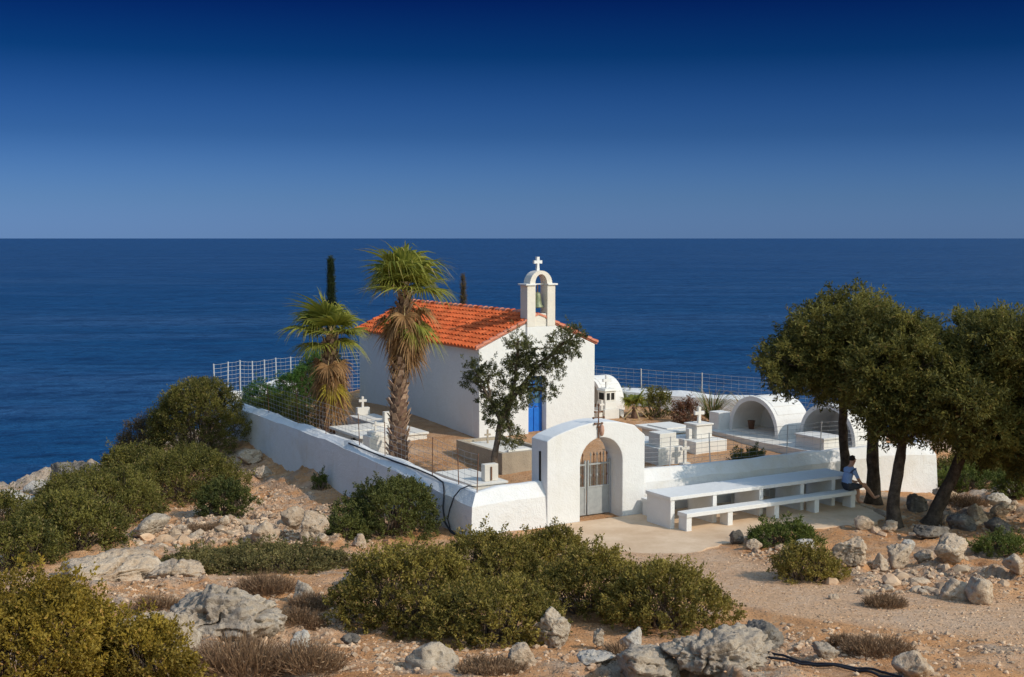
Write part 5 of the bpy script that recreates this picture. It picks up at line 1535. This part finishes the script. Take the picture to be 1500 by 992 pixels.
def lay(pts, r, name, lab, cat, mat='rubber', dz=.02):
    q = []
    for i in range(len(pts) - 1):
        for k in range(6):
            f = k / 6; x = pts[i][0] + (pts[i + 1][0] - pts[i][0]) * f; y = pts[i][1] + (pts[i + 1][1] - pts[i][1]) * f; q.append((x, y, gz(x, y) + r + dz))
    return tag(MB().tube(q, r, 6).build(name, MAT[mat]), lab, cat)
lay([(3.4, 17.0), (3.76, 16.36), (4.1, 16.05), (4.6, 15.66), (4.9, 15.2)], .018, "hose", "black hose on the earth at the bottom right, upper of two", "hose")
lay([(3.3, 16.7), (3.8, 16.15), (4.3, 15.75), (4.55, 15.4), (4.7, 15.0)], .018, "hose", "black hose on the earth at the bottom right, lower of two", "hose")
lay([(-2.61, 27.15), (-1.9, 26.6), (-1.37, 26.16)], .025, "pipe", "dark pipe lying on the ground below the dense dark bush", "pipe", 'iron')
PP = thing("pipe_stub", "short dark pipe stub standing by the left path", "pipe", (-2.6, 25.8, gz(-2.6, 25.8)))
m = MB(); m.tube([(0, 0, -.05), (.0, 0, .22), (-.05, 0, .30)], [.035, .035, .03], 7); m.build("stub", MAT['iron'], PP); MB().box(-.07, .03, -.04, .04, .24, .34).build("cap", MAT['iron'], PP)


# ------------------------------------------------------------------ the person on the bench
def skin_mesh(verts, edges, root, sub=2):
    me = bpy.data.meshes.new("sk"); me.from_pydata([v[0] for v in verts], edges, []); o = bpy.data.objects.new("sk", me); COL.objects.link(o)
    sk = o.modifiers.new("s", 'SKIN'); sk.use_smooth_shade = True
    for i, v in enumerate(verts):
        r = v[1]; me.skin_vertices[0].data[i].radius = r if isinstance(r, tuple) else (r, r); me.skin_vertices[0].data[i].use_root = (i == root)
    sb = o.modifiers.new("d", 'SUBSURF'); sb.levels = sub; sb.render_levels = sub
    dg = bpy.context.evaluated_depsgraph_get(); dg.update()
    out = bpy.data.meshes.new_from_object(o.evaluated_get(dg)); bpy.data.objects.remove(o)
    return out


def person():
    # seated at the bench end, facing right along the bench (local +x), one lower leg stretched out, leaning forward
    t = thing("person", "person in pale blue shirt and dark shorts seated at the near bench end", "person", W(22.98, 23.0, .47), YAW + R(-8))
    Vv = []; E = []
    def add(p, r, par=None):
        Vv.append((p, r)); i = len(Vv) - 1
        if par is not None: E.append((par, i))
        return i
    pel = add((0, 0, .11), (.15, .12)); wst = add((.03, 0, .26), (.14, .105), pel); chs = add((.08, 0, .43), (.165, .115), wst); upc = add((.12, 0, .53), (.14, .09), chs)
    nk = add((.16, 0, .62), .052, upc); hd0 = add((.19, 0, .69), (.066, .075), nk); hd1 = add((.205, 0, .77), (.074, .088), hd0); add((.20, 0, .84), (.058, .066), hd1)
    for s, knee, ank, toe in ((1, (.46, .13, .10), (.50, .14, -.34), (.66, .16, -.40)), (-1, (.47, -.14, .12), (.76, -.17, -.22), (.90, -.19, -.17))):
        hip = add((.05, .09 * s, .08), .095, pel); md = add(tuple((a + b) / 2 for a, b in zip((.05, .09 * s, .08), knee)), .078, hip); kn = add(knee, .058, md)
        cf = add(tuple(a * .65 + b * .35 for a, b in zip(knee, ank)), .056, kn); an_ = add(ank, .036, cf); bl = add(tuple(a * .45 + b * .55 for a, b in zip(ank, toe)), .036, an_); add(toe, .026, bl)
        sh = add((.12, .19 * s, .51), .058, upc); el = add((.22, .25 * s, .27), .042, sh); fa = add((.32, .20 * s, .19), .036, el); wr = add((.40, .155 * s, .165), .026, fa)
        pm = add((.45, .14 * s, .165), (.036, .018), wr)
        for k in range(4):
            y = .14 * s + (k - 1.5) * .018; a = add((.485, y, .165), .009, pm); b = add((.515 - abs(k - 1.3) * .006, y, .155), .008, a); add((.53 - abs(k - 1.3) * .008, y, .135), .007, b)
        th = add((.445, (.14 - .03) * s, .17), .010, pm); add((.47, (.14 - .045) * s, .155), .008, th)
    me = skin_mesh(Vv, E, 0, 2)
    for mt in ('skin', 'shirt', 'shorts'): me.materials.append(MAT[mt])
    for p in me.polygons:
        c = p.center
        armr = abs(c.y) > .19 and c.z < .36 or c.x > .30 and c.z > .14 and abs(c.y) > .08 and c.z < .3 and c.x > .30
        if c.z > .20 and c.x < .30 and c.z < .60 and not (abs(c.y) > .2 and c.z < .34): p.material_index = 1
        elif c.z < .21 and c.x < .36 and c.z > -.05 and not armr: p.material_index = 2
        p.use_smooth = True
    link("body", me, t)
    g = np.random.default_rng(3); V, F = ICO[4]; d = V.copy()
    V = d * np.array([.088, .082, .085]) * (1 + .06 * fbm(d * 6, 3))[:, None] + np.array([.188, 0, .795])
    keep = ~((d[:, 0] > .35) & (d[:, 2] < .45)); keep &= d[:, 2] > -.55
    F = F[keep[F].all(1)]
    link("hair", mesh_np("hair", V, F, [MAT['hair']], True), t)
    for s in (1, -1):
        m = MB(); m.lathe([(0, -.009), (.009, -.004), (.009, .004), (0, .009)], 8, (.278, .028 * s, .775)); m.build("eye", MAT['eye'], t)
    m = MB(); m.add([(.272, -.014, .735), (.272, .014, .735), (.276, 0, .778), (.306, 0, .742)], [(0, 1, 3), (1, 2, 3), (2, 0, 3), (0, 2, 1)], True); m.build("nose", MAT['skin'], t)
    m = MB(); m.box(.268, .279, -.022, .022, .711, .718); m.build("mouth", MAT['pinkstone'], t)
    for s in (1, -1):
        m = MB(); m.lathe([(0, -.03), (.014, -.02), (.016, .01), (0, .03)], 8, (.195, .076 * s, .76)); m.build("ear", MAT['skin'], t)


person()
